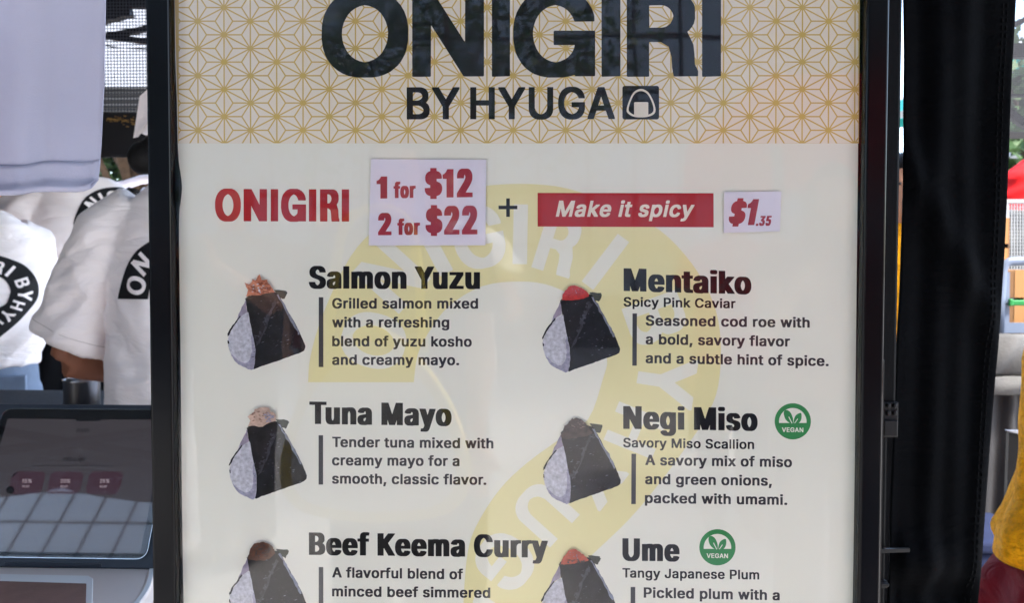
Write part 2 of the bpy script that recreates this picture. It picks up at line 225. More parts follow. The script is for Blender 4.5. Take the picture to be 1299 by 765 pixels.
'Sm':'622;190,393 238,394 269,388 294,376 316,357 337,373 377,390 406,394 467,392 506,381 539,357 551,341 562,317 570,274 569,-12 466,-12 464,254 460,271 451,286 433,301 412,309 393,303 374,289 363,274 354,251 352,-12 248,-12 246,256 242,271 232,287 214,302 197,309 173,300 156,285 143,266 136,246 134,224 133,-12 29,-12 29,383 34,386 128,386 134,376 162,388',
'Sn':'426;186,391 259,391 291,385 331,362 347,345 360,323 370,291 374,259 374,-9 371,-13 269,-12 267,238 261,263 250,282 232,298 208,308 183,301 168,291 147,266 138,242 134,213 133,-12 29,-12 29,383 34,386 128,386 132,384 134,373 156,383',
'So':'431;164,391 252,390 287,381 308,371 332,355 354,332 372,306 388,266 396,223 398,168 392,121 380,79 360,44 338,20 311,0 272,-16 242,-21 164,-21 111,-7 85,8 58,33 37,63 20,102 11,152 11,217 19,263 32,297 53,331 84,361 118,380|201,308 180,302 163,291 138,261 124,227 118,179 128,131 144,99 173,72 206,61 233,70 263,98 283,139 291,186 280,241 262,274 234,298 213,307',
'Sp':'440;186,391 261,391 289,386 312,377 337,362 367,332 390,292 404,238 406,161 397,101 378,56 361,31 332,4 301,-12 263,-21 187,-21 159,-15 134,-2 133,-152 32,-153 29,-149 29,383 34,386 128,386 132,383 134,372 158,385|213,308 183,296 154,264 138,221 134,178 140,141 159,99 188,72 217,61 232,65 252,77 278,107 292,139 300,188 291,237 273,272 246,298',
'Sr':'278;186,392 261,389 261,307 256,304 204,305 179,297 153,276 140,254 134,223 133,-12 32,-13 29,-9 29,383 34,386 127,386 132,384 134,378 156,387',
'Ss':'382;144,391 223,391 274,378 297,364 314,349 328,328 341,298 339,272 284,259 242,260 219,295 203,306 187,311 158,303 140,289 132,274 139,257 161,242 259,216 303,197 327,177 340,158 347,131 348,79 338,48 326,29 309,12 293,2 256,-15 221,-21 138,-21 88,-10 58,7 36,27 22,51 14,72 13,104 73,119 113,118 124,93 138,76 157,65 176,60 211,69 229,83 237,96 238,104 231,117 207,133 106,159 72,174 44,197 28,226 24,244 24,293 29,316 40,337 61,359 77,370 116,386',
'Su':'426;31,386 133,384 135,136 142,111 155,88 172,74 197,65 226,75 247,94 258,112 266,136 269,156 269,384 373,384 373,-12 274,-14 271,-12 268,-1 249,-10 221,-17 146,-19 98,-6 75,8 59,24 37,67 29,116 29,382',
'Sv':'406;-2,386 106,384 191,150 277,384 387,384 386,356 244,-12 143,-14 137,-11 -5,358 -5,382',
'Sy':'406;-2,386 106,384 191,150 277,383 283,386 382,386 387,383 386,356 221,-76 203,-108 185,-129 169,-141 143,-152 121,-156 56,-156 33,-152 24,-147 24,-124 38,-72 91,-71 100,-66 117,-43 132,-2 -5,358 -5,382',
'H ':'166;',
'HB':'406;8,509 253,509 279,502 301,492 318,479 337,456 350,429 356,403 357,341 353,319 343,296 334,283 311,262 339,242 355,221 362,206 372,167 374,116 367,78 356,51 345,34 319,12 286,-3 249,-10 11,-10 3,-7 2,504|144,434 142,431 142,293 147,290 174,295 190,304 200,314 212,334 217,352 219,371 212,396 197,418 174,431|144,216 142,213 143,68 166,66 184,69 209,81 223,98 234,127 231,156 217,186 198,205 176,215',
'HC':'449;151,516 267,516 293,511 322,500 347,484 374,456 390,433 410,386 416,356 414,334 283,333 276,337 266,371 247,402 229,419 209,430 182,411 168,396 150,367 138,334 130,299 126,261 128,221 134,181 143,151 158,119 176,94 198,77 212,71 229,81 245,96 266,129 278,166 408,168 416,164 416,144 410,114 396,78 378,49 365,33 342,13 321,0 293,-11 266,-16 153,-16 123,-10 98,0 64,24 39,51 13,98 -2,142 -11,193 -14,267 -7,333 10,396 37,445 71,481 89,495 109,505',
'HK':'415;8,509 134,510 141,508 143,377 242,508 389,510 397,507 397,492 242,282 395,13 397,7 396,-8 389,-10 249,-8 149,164 142,153 142,-7 134,-10 11,-10 3,-7 2,504',
'HM':'542;8,509 157,510 164,507 247,244 329,507 337,510 483,510 491,507 490,-8 483,-10 353,-8 351,106 312,-8 186,-10 179,-6 142,109 140,-8 11,-10 3,-7 2,504',
'HN':'459;8,509 144,510 151,508 268,281 269,507 277,510 401,510 408,507 407,-8 401,-10 260,-8 144,215 143,-7 136,-10 11,-10 3,-7 2,504',
'HS':'399;120,516 236,516 279,505 304,491 324,473 340,452 353,422 360,389 360,367 358,363 353,361 222,363 215,391 207,406 197,419 177,432 153,413 138,382 138,356 144,341 154,328 168,317 189,306 266,278 311,255 342,225 361,187 366,156 366,118 362,92 353,64 342,43 316,14 296,0 266,-12 228,-19 124,-19 103,-16 72,-7 44,8 23,27 3,56 -8,84 -14,109 -15,138 -13,142 -8,144 126,142 132,116 139,98 152,82 176,66 186,70 206,86 222,114 226,132 225,149 217,167 202,184 169,202 87,232 56,248 23,277 9,297 2,316 -4,342 -4,391 2,418 14,448 32,472 61,496 96,511',
'HT':'401;-15,509 364,510 372,507 371,435 248,432 248,-4 246,-8 114,-10 107,-7 106,432 -18,435 -20,504',
'HU':'455;8,509 134,510 142,507 144,161 149,136 162,107 183,81 203,69 226,83 242,102 255,127 262,158 264,507 272,510 397,510 405,507 405,161 402,128 395,94 378,58 363,36 328,5 307,-6 262,-17 147,-18 129,-15 92,-2 73,9 46,33 29,57 10,101 2,144 2,504',
'HY':'419;-26,509 116,508 186,369 256,508 394,510 402,507 402,490 257,199 256,-4 254,-8 123,-10 115,-7 115,198 -31,491 -31,506',
'Ha':'354;96,387 204,388 231,382 254,372 269,362 282,349 295,331 305,303 310,264 310,-4 308,-8 208,-10 171,-19 69,-17 42,-10 22,2 6,16 -6,33 -19,68 -21,123 -13,161 0,183 17,198 43,212 79,222 157,235 166,241 171,249 167,278 162,289 152,302 137,287 123,262 117,259 39,259 -12,279 -12,294 -3,318 12,342 27,358 53,375|168,153 138,141 129,134 120,118 118,104 119,93 125,78 134,68 151,80 166,108 171,132 171,152',
'He':'365;105,387 214,387 248,378 274,364 294,346 310,323 321,299 330,269 336,228 335,158 328,156 126,156 122,154 124,139 133,109 149,82 166,68 180,79 195,111 202,114 281,114 331,97 331,77 323,55 311,34 286,8 251,-11 222,-18 112,-18 76,-8 50,6 26,28 8,56 -2,78 -15,127 -19,189 -14,248 -1,294 22,336 46,361 77,380|159,300 144,284 134,266 127,246 124,228 195,228 192,247 185,268 171,291',
'Hf':'247;102,531 193,531 213,528 236,519 236,506 224,454 217,451 173,451 166,444 160,433 156,413 157,383 216,382 223,380 224,316 217,311 156,309 156,-7 148,-10 26,-10 20,-8 19,-4 19,309 -33,311 -39,314 -40,378 -33,382 18,383 19,448 30,486 39,499 62,518 87,528',
'Hg':'382;99,387 207,388 228,382 331,382 337,378 338,-36 335,-54 327,-82 309,-113 282,-137 247,-152 219,-158 106,-158 78,-152 53,-142 26,-122 5,-97 -5,-77 -4,-59 41,-30 123,-32 145,-63 162,-76 181,-62 190,-48 196,-32 200,-8 198,-5 101,-5 71,3 49,14 26,34 8,61 -2,82 -12,117 -18,153 -17,224 -12,261 2,304 22,339 41,360 69,378|161,299 140,274 129,247 121,206 121,174 126,142 134,118 147,95 162,82 174,93 183,108 193,134 200,171 200,206 195,238 187,263 174,286',
'Hi':'179;21,524 109,525 128,517 138,506 144,492 144,458 138,444 124,430 108,425 23,425 6,432 -4,441 -11,454 -12,488 -4,509 9,521|1,382 127,382 135,379 135,-4 129,-10 4,-10 -3,-7 -4,377',
'Hk':'347;1,509 127,510 134,507 136,328 178,380 183,382 319,382 327,379 327,366 324,360 209,212 336,11 338,-4 336,-8 188,-8 136,71 133,-8 4,-10 -3,-7 -4,504',
'Hl':'177;0,509 123,510 131,506 131,-4 126,-10 3,-10 -5,-6 -5,504',
'Hm':'527;128,389 214,390 232,387 256,378 277,386 299,390 387,390 409,386 429,377 455,356 472,326 482,279 481,-8 353,-10 345,-7 345,249 338,282 329,296 317,278 309,248 307,-8 178,-10 170,-7 170,261 166,278 156,294 142,272 135,244 135,-7 127,-10 4,-10 -3,-7 -3,379 4,382 99,383',
'Hn':'370;125,387 231,388 246,385 266,377 281,367 296,352 306,337 321,297 326,252 326,-4 324,-8 196,-10 188,-7 187,239 178,277 164,297 156,291 147,276 139,256 135,234 135,-7 127,-10 4,-10 -3,-7 -3,379 4,382 108,383',
'Ho':'374;108,387 217,387 254,377 281,361 299,343 315,321 328,292 341,243 345,202 344,146 335,97 322,63 305,34 281,9 252,-8 217,-18 108,-17 74,-8 50,6 29,26 10,52 -3,82 -16,137 -19,191 -14,248 -1,294 19,332 42,357 69,376|162,300 140,272 129,243 121,201 121,169 126,137 135,108 148,85 163,70 177,83 193,113 202,147 206,188 202,222 192,259 176,289',
'Hr':'252;125,388 209,389 235,386 236,311 229,308 183,307 176,305 153,286 139,259 135,241 134,-7 127,-10 2,-10 -4,-4 -3,379 4,382 98,383',
'Hs':'335;91,387 201,388 233,380 256,367 270,354 283,336 293,314 300,292 299,278 252,263 167,264 157,287 147,301 139,294 131,276 132,267 137,254 151,239 171,230 232,212 257,201 281,182 292,167 300,151 305,127 305,84 297,52 284,29 269,12 236,-8 199,-18 87,-18 71,-15 46,-6 21,10 3,31 -8,52 -17,86 -17,99 23,112 36,115 117,113 130,81 143,67 156,78 165,97 161,117 149,132 132,141 63,162 39,173 14,194 4,208 -3,226 -9,259 -7,293 -2,316 7,334 19,351 43,371 73,383',
'Ht':'227;11,472 142,471 144,383 198,382 205,379 204,314 198,311 144,309 144,97 148,76 157,63 197,62 203,59 212,11 212,-4 208,-8 184,-14 73,-12 56,-7 37,4 23,19 14,36 6,69 6,309 -33,311 -38,313 -40,317 -39,380 -33,382 6,384 6,468',
'Hu':'370;1,382 127,382 135,379 135,131 143,98 158,76 168,85 177,101 187,141 188,379 196,382 318,382 326,380 325,-8 214,-10 191,-15 93,-15 78,-12 51,-1 26,21 5,61 -4,113 -4,377',
'Hy':'354;-26,382 103,382 111,380 153,239 196,380 203,382 328,382 336,379 336,361 200,-82 188,-106 176,-124 156,-141 134,-150 121,-152 22,-152 2,-148 -7,-143 -7,-127 3,-78 9,-75 46,-75 55,-68 70,-41 80,-1 -31,363 -31,378',
'Hz':'347;-2,382 298,382 306,380 305,316 154,67 157,65 309,63 311,59 310,-8 303,-10 -4,-10 -12,-7 -11,54 144,306 142,307 -6,309 -8,377',
'P ':'172;',
'P$':'330;81,541 192,539 194,485 234,470 258,450 276,423 287,387 289,344 286,338 194,336 194,291 237,271 254,259 272,240 285,217 294,179 294,128 283,84 261,48 237,29 222,22 194,14 194,-36 188,-41 79,-39 77,14 36,29 8,53 -11,86 -20,118 -21,161 -18,167 77,169 77,218 46,233 24,248 11,261 -3,284 -12,317 -14,367 -6,409 14,446 42,470 77,483 78,536',
'P.':'172;11,101 103,101 117,93 130,66 131,24 126,2 114,-15 103,-20 13,-20 -2,-11 -14,14 -15,59 -7,84 1,95',
'P1':'250;70,516 178,516 185,511 185,-9 179,-16 64,-16 58,-11 57,332 -12,336 -14,409 -11,416 18,430 47,463',
'P2':'334;82,522 188,522 211,516 228,505 242,491 266,448 275,413 278,387 276,328 268,289 253,249 231,204 155,74 281,71 282,-9 278,-16 1,-16 -6,-12 -6,59 121,278 141,322 149,353 147,383 137,408 127,384 122,346 118,340 2,340 -5,344 -2,409 3,433 15,466 31,490 44,504 67,517',
'P3':'334;1,516 266,516 272,512 272,441 197,302 224,291 238,281 256,261 267,241 277,213 284,178 284,106 277,71 257,26 237,1 207,-17 186,-22 81,-22 67,-20 46,-11 28,2 9,23 -6,52 -17,99 -19,139 -16,145 107,146 111,142 119,104 133,83 147,104 155,137 154,157 147,182 130,209 118,218 103,225 56,228 50,233 50,306 115,427 -1,429 -2,509',
'P5':'334;18,516 262,516 268,512 269,434 266,428 136,426 132,345 197,342 218,333 233,322 251,301 265,274 280,221 284,144 281,109 272,68 257,33 242,10 229,-3 206,-17 186,-22 74,-21 53,-12 38,-1 22,17 4,49 -7,96 -7,143 116,145 120,141 127,106 134,91 148,121 154,159 148,198 140,221 129,235 118,225 38,225 2,232 -3,237 -4,272 13,506',
'Pf':'212;69,537 159,537 176,535 192,526 192,496 183,448 178,445 143,444 137,434 131,408 133,389 178,389 183,386 184,311 178,305 131,303 130,-13 124,-16 9,-16 4,-9 4,303 -36,305 -40,308 -41,383 -36,389 3,390 5,459 13,489 25,512 37,524 57,535',
'Po':'311;72,393 178,394 207,383 221,373 240,352 255,324 267,288 275,246 278,211 276,136 268,87 256,48 237,14 219,-6 191,-21 178,-24 74,-24 53,-17 31,-2 18,12 -2,47 -13,79 -24,144 -24,227 -13,291 0,328 20,361 42,381|126,280 110,238 104,177 113,121 119,102 127,90 136,107 145,141 149,167 149,201 138,256 130,277',
'Pr':'216;88,394 172,395 192,392 194,306 188,300 149,300 144,297 128,279 118,254 114,223 113,-13 107,-16 -7,-16 -12,-9 -12,383 -7,389 66,389',
'TG':'507;196,523 281,524 299,521 321,516 341,508 364,496 382,483 401,466 416,449 428,429 440,407 447,387 454,359 454,329 452,326 448,325 347,325 343,331 335,353 321,378 307,395 288,411 269,421 241,429 216,422 199,415 178,400 164,386 155,374 145,358 135,337 125,304 120,272 119,242 125,197 138,158 148,138 163,117 172,106 194,89 217,78 241,71 252,73 269,78 296,92 309,102 319,114 330,129 337,144 343,162 346,177 343,179 237,179 233,180 231,184 231,263 233,267 237,269 454,268 458,263 458,-12 454,-17 351,-17 347,-15 346,-9 344,-9 321,-17 284,-24 201,-24 161,-16 123,0 104,13 86,29 70,46 58,62 37,101 25,131 18,162 11,218 11,281 14,313 20,349 30,384 49,424 60,442 76,462 98,482 121,498 139,508 168,518',
'TI':'201;32,517 129,518 133,516 135,513 135,-12 134,-16 131,-17 34,-18 31,-16 29,-13 29,512',
'TN':'509;32,517 143,518 147,516 328,207 334,199 335,514 341,518 438,518 442,516 444,512 444,-12 442,-16 438,-18 331,-18 324,-14 142,298 138,302 137,-14 132,-18 34,-18 30,-16 29,-12 29,512',
'TO':'518;198,523 282,524 301,521 322,516 342,508 371,492 389,477 407,459 430,429 450,389 461,354 465,336 470,298 471,272 470,202 462,151 452,117 443,96 432,74 416,50 381,15 363,3 342,-8 318,-17 301,-21 282,-24 201,-24 189,-22 153,-13 122,2 92,24 69,48 53,71 43,88 30,117 18,163 11,219 13,301 18,337 24,364 38,401 55,433 69,452 100,483 122,498 147,511 176,520|239,428 213,421 188,407 166,388 152,368 137,339 129,318 121,282 119,243 123,209 128,186 142,149 157,124 175,103 192,90 213,79 242,71 263,77 287,88 306,102 317,113 330,129 343,154 355,186 361,217 364,258 360,291 352,323 342,348 327,375 306,399 287,412 263,423',
'TR':'404;32,517 244,518 257,516 279,510 301,497 320,479 333,461 345,437 351,412 352,344 346,312 337,291 326,273 317,263 316,259 344,181 349,118 351,57 366,17 366,-13 363,-17 256,-18 251,-16 249,-8 243,39 240,104 227,168 191,196 186,198 138,198 135,196 135,-12 134,-16 129,-18 34,-18 29,-14 29,512|137,427 135,424 136,288 193,288 211,292 224,301 236,315 246,342 249,361 245,379 236,399 223,415 207,425 193,428',
'B ':'204;',
'BA':'477;168,514 276,515 279,513 453,13 454,-11 452,-14 349,-14 302,122 298,125 147,125 99,-14 -2,-15 -5,-13 -6,13|222,358 175,212 178,210 271,210 227,348',
'BB':'455;37,514 259,515 282,512 314,503 332,495 352,479 372,456 383,433 391,406 392,338 390,322 378,294 369,281 350,263 380,238 395,217 403,198 411,162 411,108 406,79 391,46 376,26 356,10 321,-6 299,-11 268,-15 39,-15 36,-13 35,509|139,429 138,426 138,296 203,295 226,298 257,310 278,330 287,347 291,369 285,389 266,412 244,423 219,429|139,211 138,208 138,72 226,71 251,75 279,87 300,107 305,116 310,134 305,156 291,178 267,198 247,207 228,211',
'BE':'419;37,514 364,515 368,513 369,434 366,429 138,428 138,297 349,296 352,291 352,216 348,210 138,209 138,74 141,71 368,71 371,66 371,-9 369,-14 39,-15 36,-13 35,509',
'BG':'514;205,521 298,520 339,510 373,493 397,476 419,454 431,438 452,398 462,364 464,333 461,328 362,328 342,371 317,401 284,422 259,430 243,431 219,425 201,416 172,394 150,368 133,333 123,296 118,249 123,204 135,161 152,131 176,103 202,84 239,70 257,69 282,75 307,88 326,103 348,133 356,149 364,178 361,181 244,182 242,187 242,261 244,266 463,266 467,264 466,153 458,116 441,74 419,42 394,18 356,-5 322,-16 291,-21 211,-21 169,-13 128,4 92,31 75,49 57,76 38,113 23,166 16,221 16,279 19,311 30,366 50,413 63,434 81,458 111,485 134,500 157,510 183,517',
'BH':'511;37,514 133,515 137,512 138,302 141,299 344,299 345,512 349,515 446,514 448,509 448,-9 446,-14 349,-15 345,-12 345,209 342,212 138,212 137,-12 133,-15 37,-14 35,-9 35,509',
'BN':'517;37,514 148,513 351,180 352,512 356,515 452,514 454,509 454,-9 452,-14 344,-15 340,-13 138,321 137,-12 133,-15 37,-14 35,-9 35,509',
'BU':'512;37,514 133,515 137,512 138,174 140,158 153,123 174,96 202,78 218,72 242,67 276,75 304,93 320,108 331,124 342,157 345,173 345,512 349,515 443,515 447,513 446,127 436,88 421,58 407,39 387,19 364,3 324,-15 284,-22 201,-22 181,-20 144,-10 117,4 93,22 63,57 43,101 35,142 35,509',
'BV':'477;-4,514 96,515 100,513 226,141 348,513 352,515 449,515 453,513 453,487 279,-14 173,-15 169,-12 -6,487 -6,511',
'BY':'469;-3,514 106,514 221,317 336,514 442,515 445,513 445,484 272,192 271,-9 269,-14 173,-15 170,-13 168,192 -1,478 -5,487 -5,511',
'RG':'406;141,519 241,519 272,508 304,487 333,454 352,419 366,374 369,361 369,334 367,331 362,329 259,329 254,334 248,356 238,379 226,400 212,414 198,425 188,429 168,417 144,392 128,362 118,333 110,294 108,268 109,216 115,177 127,142 135,123 152,98 166,85 178,77 189,71 196,73 219,89 235,108 243,124 244,181 241,182 173,182 168,184 167,262 173,265 366,265 371,263 372,259 372,-8 368,-13 263,-14 234,-20 146,-20 124,-16 93,-2 66,19 39,52 22,86 10,117 3,148 -5,211 -4,307 8,374 17,402 29,431 58,473 78,492 94,503 116,513',
'RI':'167;13,513 113,514 120,509 120,-8 118,-12 114,-14 16,-14 9,-9 9,508',
'RN':'408;13,513 123,514 130,511 248,256 249,511 256,514 354,514 361,511 361,-8 359,-12 354,-14 247,-14 240,-11 123,241 122,-11 116,-14 16,-14 9,-11 9,508',
'RO':'415;142,519 242,519 264,512 296,494 322,469 345,437 360,404 376,344 382,287 382,211 376,156 362,102 343,61 322,31 291,2 264,-12 242,-19 144,-20 117,-13 85,3 56,29 32,66 18,96 1,156 -5,211 -5,291 1,344 17,401 39,447 58,472 73,487 89,500 111,511|188,428 179,425 158,408 140,386 129,364 117,328 110,294 108,268 108,231 117,172 135,123 158,91 179,75 189,71 205,79 224,96 236,112 250,138 258,162 267,204 270,229 270,271 265,311 258,338 241,379 229,397 216,412 198,425',
'RR':'326;13,513 213,512 236,503 251,492 265,476 275,458 283,434 289,411 290,344 285,316 278,296 260,262 284,174 289,53 301,12 301,-9 299,-12 294,-14 188,-14 182,-11 176,34 174,108 165,167 162,175 132,201 122,201 120,198 120,-11 113,-14 16,-14 9,-11 9,508|122,431 120,428 120,286 122,284 139,284 149,287 156,291 170,311 177,333 181,359 177,383 171,402 161,418 149,428 139,431',
'K ':'208;',
'KM':'619;35,516 159,516 164,514 294,164 422,514 427,516 552,515 551,-16 453,-16 449,-14 448,268 343,-11 337,-16 249,-16 244,-14 137,266 136,-14 132,-16 34,-15',
'Ka':'396;141,393 218,394 257,386 279,376 296,365 314,345 327,322 336,283 336,-12 334,-16 239,-16 234,-9 218,-17 192,-24 122,-25 101,-22 77,-16 49,-1 33,14 17,38 6,76 6,137 13,163 29,188 51,206 86,221 143,232 206,240 226,247 233,254 228,273 220,287 208,297 183,307 164,302 141,289 129,277 113,253 73,253 17,272 18,307 34,337 53,357 69,370 91,381|232,156 174,147 133,133 119,122 112,109 110,102 115,89 132,73 159,63 192,74 212,91 227,114 235,144 235,154',
'Kc':'402;154,393 232,394 259,388 288,377 314,360 331,343 346,322 360,289 360,259 357,255 304,241 263,241 251,266 233,287 211,301 193,306 177,301 158,289 137,266 123,237 112,184 119,144 125,126 138,101 153,84 172,71 194,64 226,77 244,94 264,131 306,131 361,116 361,83 351,57 337,34 316,11 299,-1 278,-12 256,-20 232,-24 154,-24 127,-18 97,-6 68,15 44,43 25,78 15,111 10,146 10,224 17,264 28,297 48,332 76,362 113,383',
'Ke':'409;151,393 238,392 264,386 289,375 312,359 336,332 352,302 361,277 369,228 367,150 119,150 116,148 123,126 141,94 164,75 194,64 216,68 237,80 249,93 266,120 307,120 362,105 362,71 343,33 316,5 293,-8 267,-18 238,-24 158,-24 124,-17 108,-11 78,7 50,34 28,72 17,104 10,143 10,224 15,258 28,297 51,336 79,364 112,383|189,306 162,295 141,276 129,259 120,234 259,234 253,255 238,279 214,298',
'Ki':'188;51,531 109,530 123,523 133,513 140,498 140,452 133,436 119,424 103,419 53,419 37,424 22,439 16,453 17,498 22,511 31,521 42,528|28,388 124,389 129,386 129,-12 126,-16 31,-16 26,-13',
'Kk':'388;28,516 124,516 128,514 129,267 244,388 353,389 357,387 357,358 354,353 223,211 369,16 368,-16 253,-16 141,133 129,122 128,-15 31,-16 27,-14',
'Kp':'429;175,393 251,394 284,386 303,377 324,362 351,333 371,296 385,239 388,198 386,144 378,98 363,58 341,24 317,2 288,-15 252,-24 177,-24 149,-17 129,-7 128,-154 124,-156 29,-156 26,-152 26,386 31,389 124,389 129,377 148,387|201,305 182,297 169,289 149,264 140,247 131,216 129,174 139,128 154,99 181,74 207,65 235,77 260,103 275,136 284,187 276,232 259,269 244,287 229,297 211,305',
'Ks':'373;134,393 214,394 242,388 263,380 283,367 300,351 311,334 325,302 323,269 272,256 229,257 218,278 204,296 192,303 176,309 161,305 144,296 132,284 127,273 136,256 161,242 244,220 279,206 299,192 311,181 326,156 331,134 331,77 323,48 314,31 297,11 274,-5 241,-18 211,-24 129,-24 84,-13 56,2 36,21 22,42 13,67 13,108 67,121 108,121 120,93 134,78 148,69 169,63 198,72 216,85 225,99 217,116 194,131 102,155 71,169 43,192 33,206 25,223 21,243 21,294 28,322 38,341 59,364 79,377 99,386',
'Kt':'245;39,478 138,478 141,390 212,387 212,307 140,303 140,104 144,84 156,70 211,67 221,18 221,-12 217,-16 193,-20 123,-20 101,-16 68,1 54,16 45,33 40,52 38,78 37,303 -13,305 -16,309 -16,387 37,391',
'Ky':'396;-5,388 97,389 101,387 182,156 263,387 364,389 369,386 369,357 365,344 208,-84 191,-116 174,-134 161,-145 138,-155 117,-159 51,-159 29,-155 23,-149 23,-118 35,-69 39,-68 83,-69 94,-63 110,-42 124,-2 -6,357'}
GSTYLE = {'D': (0.056, 0.032), 'S': (0.046, 0.028), 'H': (0.09, 0.02), 'P': (0.09, 0.034), 'T': (0.05, 0.036), 'B': (0.042, 0.032), 'R': (0.068, 0.028), 'K': (0.046, 0.034)}

KERN = {'Yu':-.08,'Tu':-.10,'Te':-.12,'Ta':-.10,'y.':-.06,'r.':-.06,'av':-.02,'y,':-.05,'AN':0,'$1':-.03}
def area(pl): return 0.5*sum(pl[i][0]*pl[(i+1) % len(pl)][1] - pl[(i+1) % len(pl)][0]*pl[i][1] for i in range(len(pl)))
_gc = {}
def glyph(body, st):
    if (body, st) in _gc: return _gc[body, st]
    x = 0.0; out = []
    for i, ch in enumerate(body):
        adv, src = GLYPHS[st+ch].split(';')
        if src:
            for pl in src.split('|'): out.append([(x + int(a)/500, int(b)/500) for a, b in (q.split(',') for q in pl.split(' '))])
        x += int(adv)/500 + KERN.get(body[i:i+2], 0)
    _gc[body, st] = out
    return out
def line(body, x0, x1, b0, b1, cap, w='D', shear=0.0):
    """text outlines in photo pixels: ink from x0 to x1, baseline from y=b0 to y=b1"""
    ps = [[(x + shear*y, y) for x, y in pl] for pl in glyph(body, w)]
    xa = min(p[0] for pl in ps for p in pl); xb = max(p[0] for pl in ps for p in pl); oy = GSTYLE[w][1]
    return [[(x0 + (x-xa)/(xb-xa)*(x1-x0), b0 + (x-xa)/(xb-xa)*(b1-b0) - (y+oy)/(1+2*oy)*cap) for x, y in pl] for pl in ps]
def letter(ch, cx, cy, h, wd, ang, w='D'):
    """one letter centred at a pixel, h high, width scaled by wd, turned ang degrees clockwise"""
    ps = glyph(ch, w)
    xa = min(p[0] for pl in ps for p in pl); xb = max(p[0] for pl in ps for p in pl)
    ya = min(p[1] for pl in ps for p in pl); yb = max(p[1] for pl in ps for p in pl)
    s = h/(yb-ya); c, sn = math.cos(R(ang)), math.sin(R(ang)); out = []
    for pl in ps:
        q = []
        for x, y in pl:
            u = (x-(xa+xb)/2)*s*wd; v = -(y-(ya+yb)/2)*s
            q.append((cx + u*c - v*sn, cy + u*sn + v*c))
        out.append(q)
    return out

# ---------------------------------------------------------------- materials
def lin(c):
    return tuple((x/12.92 if x <= 0.04045 else ((x+0.055)/1.055)**2.4) for x in (v/255 for v in c))
def mat(name, col, rough=0.6, spec=0.5, metal=0.0, vary=0.0, vscale=20, bump=0.0, bscale=80, srgb=True, emit=None, estr=1.0,
        sheen=0.0, coat=0.0, aniso=None, crease=0.0):
    m = bpy.data.materials.new(name); m.use_nodes = True
    nt = m.node_tree; n = nt.nodes; l = nt.links; b = n['Principled BSDF']
    c = lin(col) if srgb else col
    b.inputs['Base Color'].default_value = (*c, 1); b.inputs['Roughness'].default_value = rough
    b.inputs['Specular IOR Level'].default_value = spec; b.inputs['Metallic'].default_value = metal
    b.inputs['Sheen Weight'].default_value = sheen; b.inputs['Coat Weight'].default_value = coat
    tc = n.new('ShaderNodeTexCoord')
    mp = n.new('ShaderNodeMapping'); l.new(tc.outputs['Object'], mp.inputs[0])
    if aniso: mp.inputs['Scale'].default_value = aniso
    if vary:
        t = n.new('ShaderNodeTexNoise'); t.inputs['Scale'].default_value = vscale; t.inputs['Detail'].default_value = 6
        l.new(mp.outputs[0], t.inputs[0])
        r = n.new('ShaderNodeMapRange'); r.inputs[1].default_value = .25; r.inputs[2].default_value = .75
        r.inputs[3].default_value = 1-vary; r.inputs[4].default_value = 1+vary; l.new(t.outputs[0], r.inputs[0])
        mx = n.new('ShaderNodeVectorMath'); mx.operation = 'SCALE'; mx.inputs[0].default_value = c
        l.new(r.outputs[0], mx.inputs['Scale']); l.new(mx.outputs[0], b.inputs['Base Color'])
    if bump:
        t2 = n.new('ShaderNodeTexNoise'); t2.inputs['Scale'].default_value = bscale; t2.inputs['Detail'].default_value = 5
        l.new(mp.outputs[0], t2.inputs[0])
        bp = n.new('ShaderNodeBump'); bp.inputs['Strength'].default_value = bump; bp.inputs['Distance'].default_value = 0.01
        l.new(t2.outputs[0], bp.inputs['Height']); l.new(bp.outputs[0], b.inputs['Normal'])
    if crease:                    # soft cloth creases on top of the weave
        t3 = n.new('ShaderNodeTexNoise'); t3.inputs['Scale'].default_value = 7; t3.inputs['Detail'].default_value = 3; t3.inputs['Distortion'].default_value = 1.6
        mp3 = n.new('ShaderNodeMapping'); mp3.inputs['Scale'].default_value = (.8, .8, 2.4); mp3.inputs['Rotation'].default_value = (0, .5, 0)
        l.new(tc.outputs['Object'], mp3.inputs[0]); l.new(mp3.outputs[0], t3.inputs[0])
        b3 = n.new('ShaderNodeBump'); b3.inputs['Strength'].default_value = crease; b3.inputs['Distance'].default_value = .03
        l.new(t3.outputs[0], b3.inputs['Height']); l.new(b3.outputs[0], bp.inputs['Normal'])
    if emit:
        b.inputs['Emission Color'].default_value = (*lin(emit), 1); b.inputs['Emission Strength'].default_value = estr
    return m
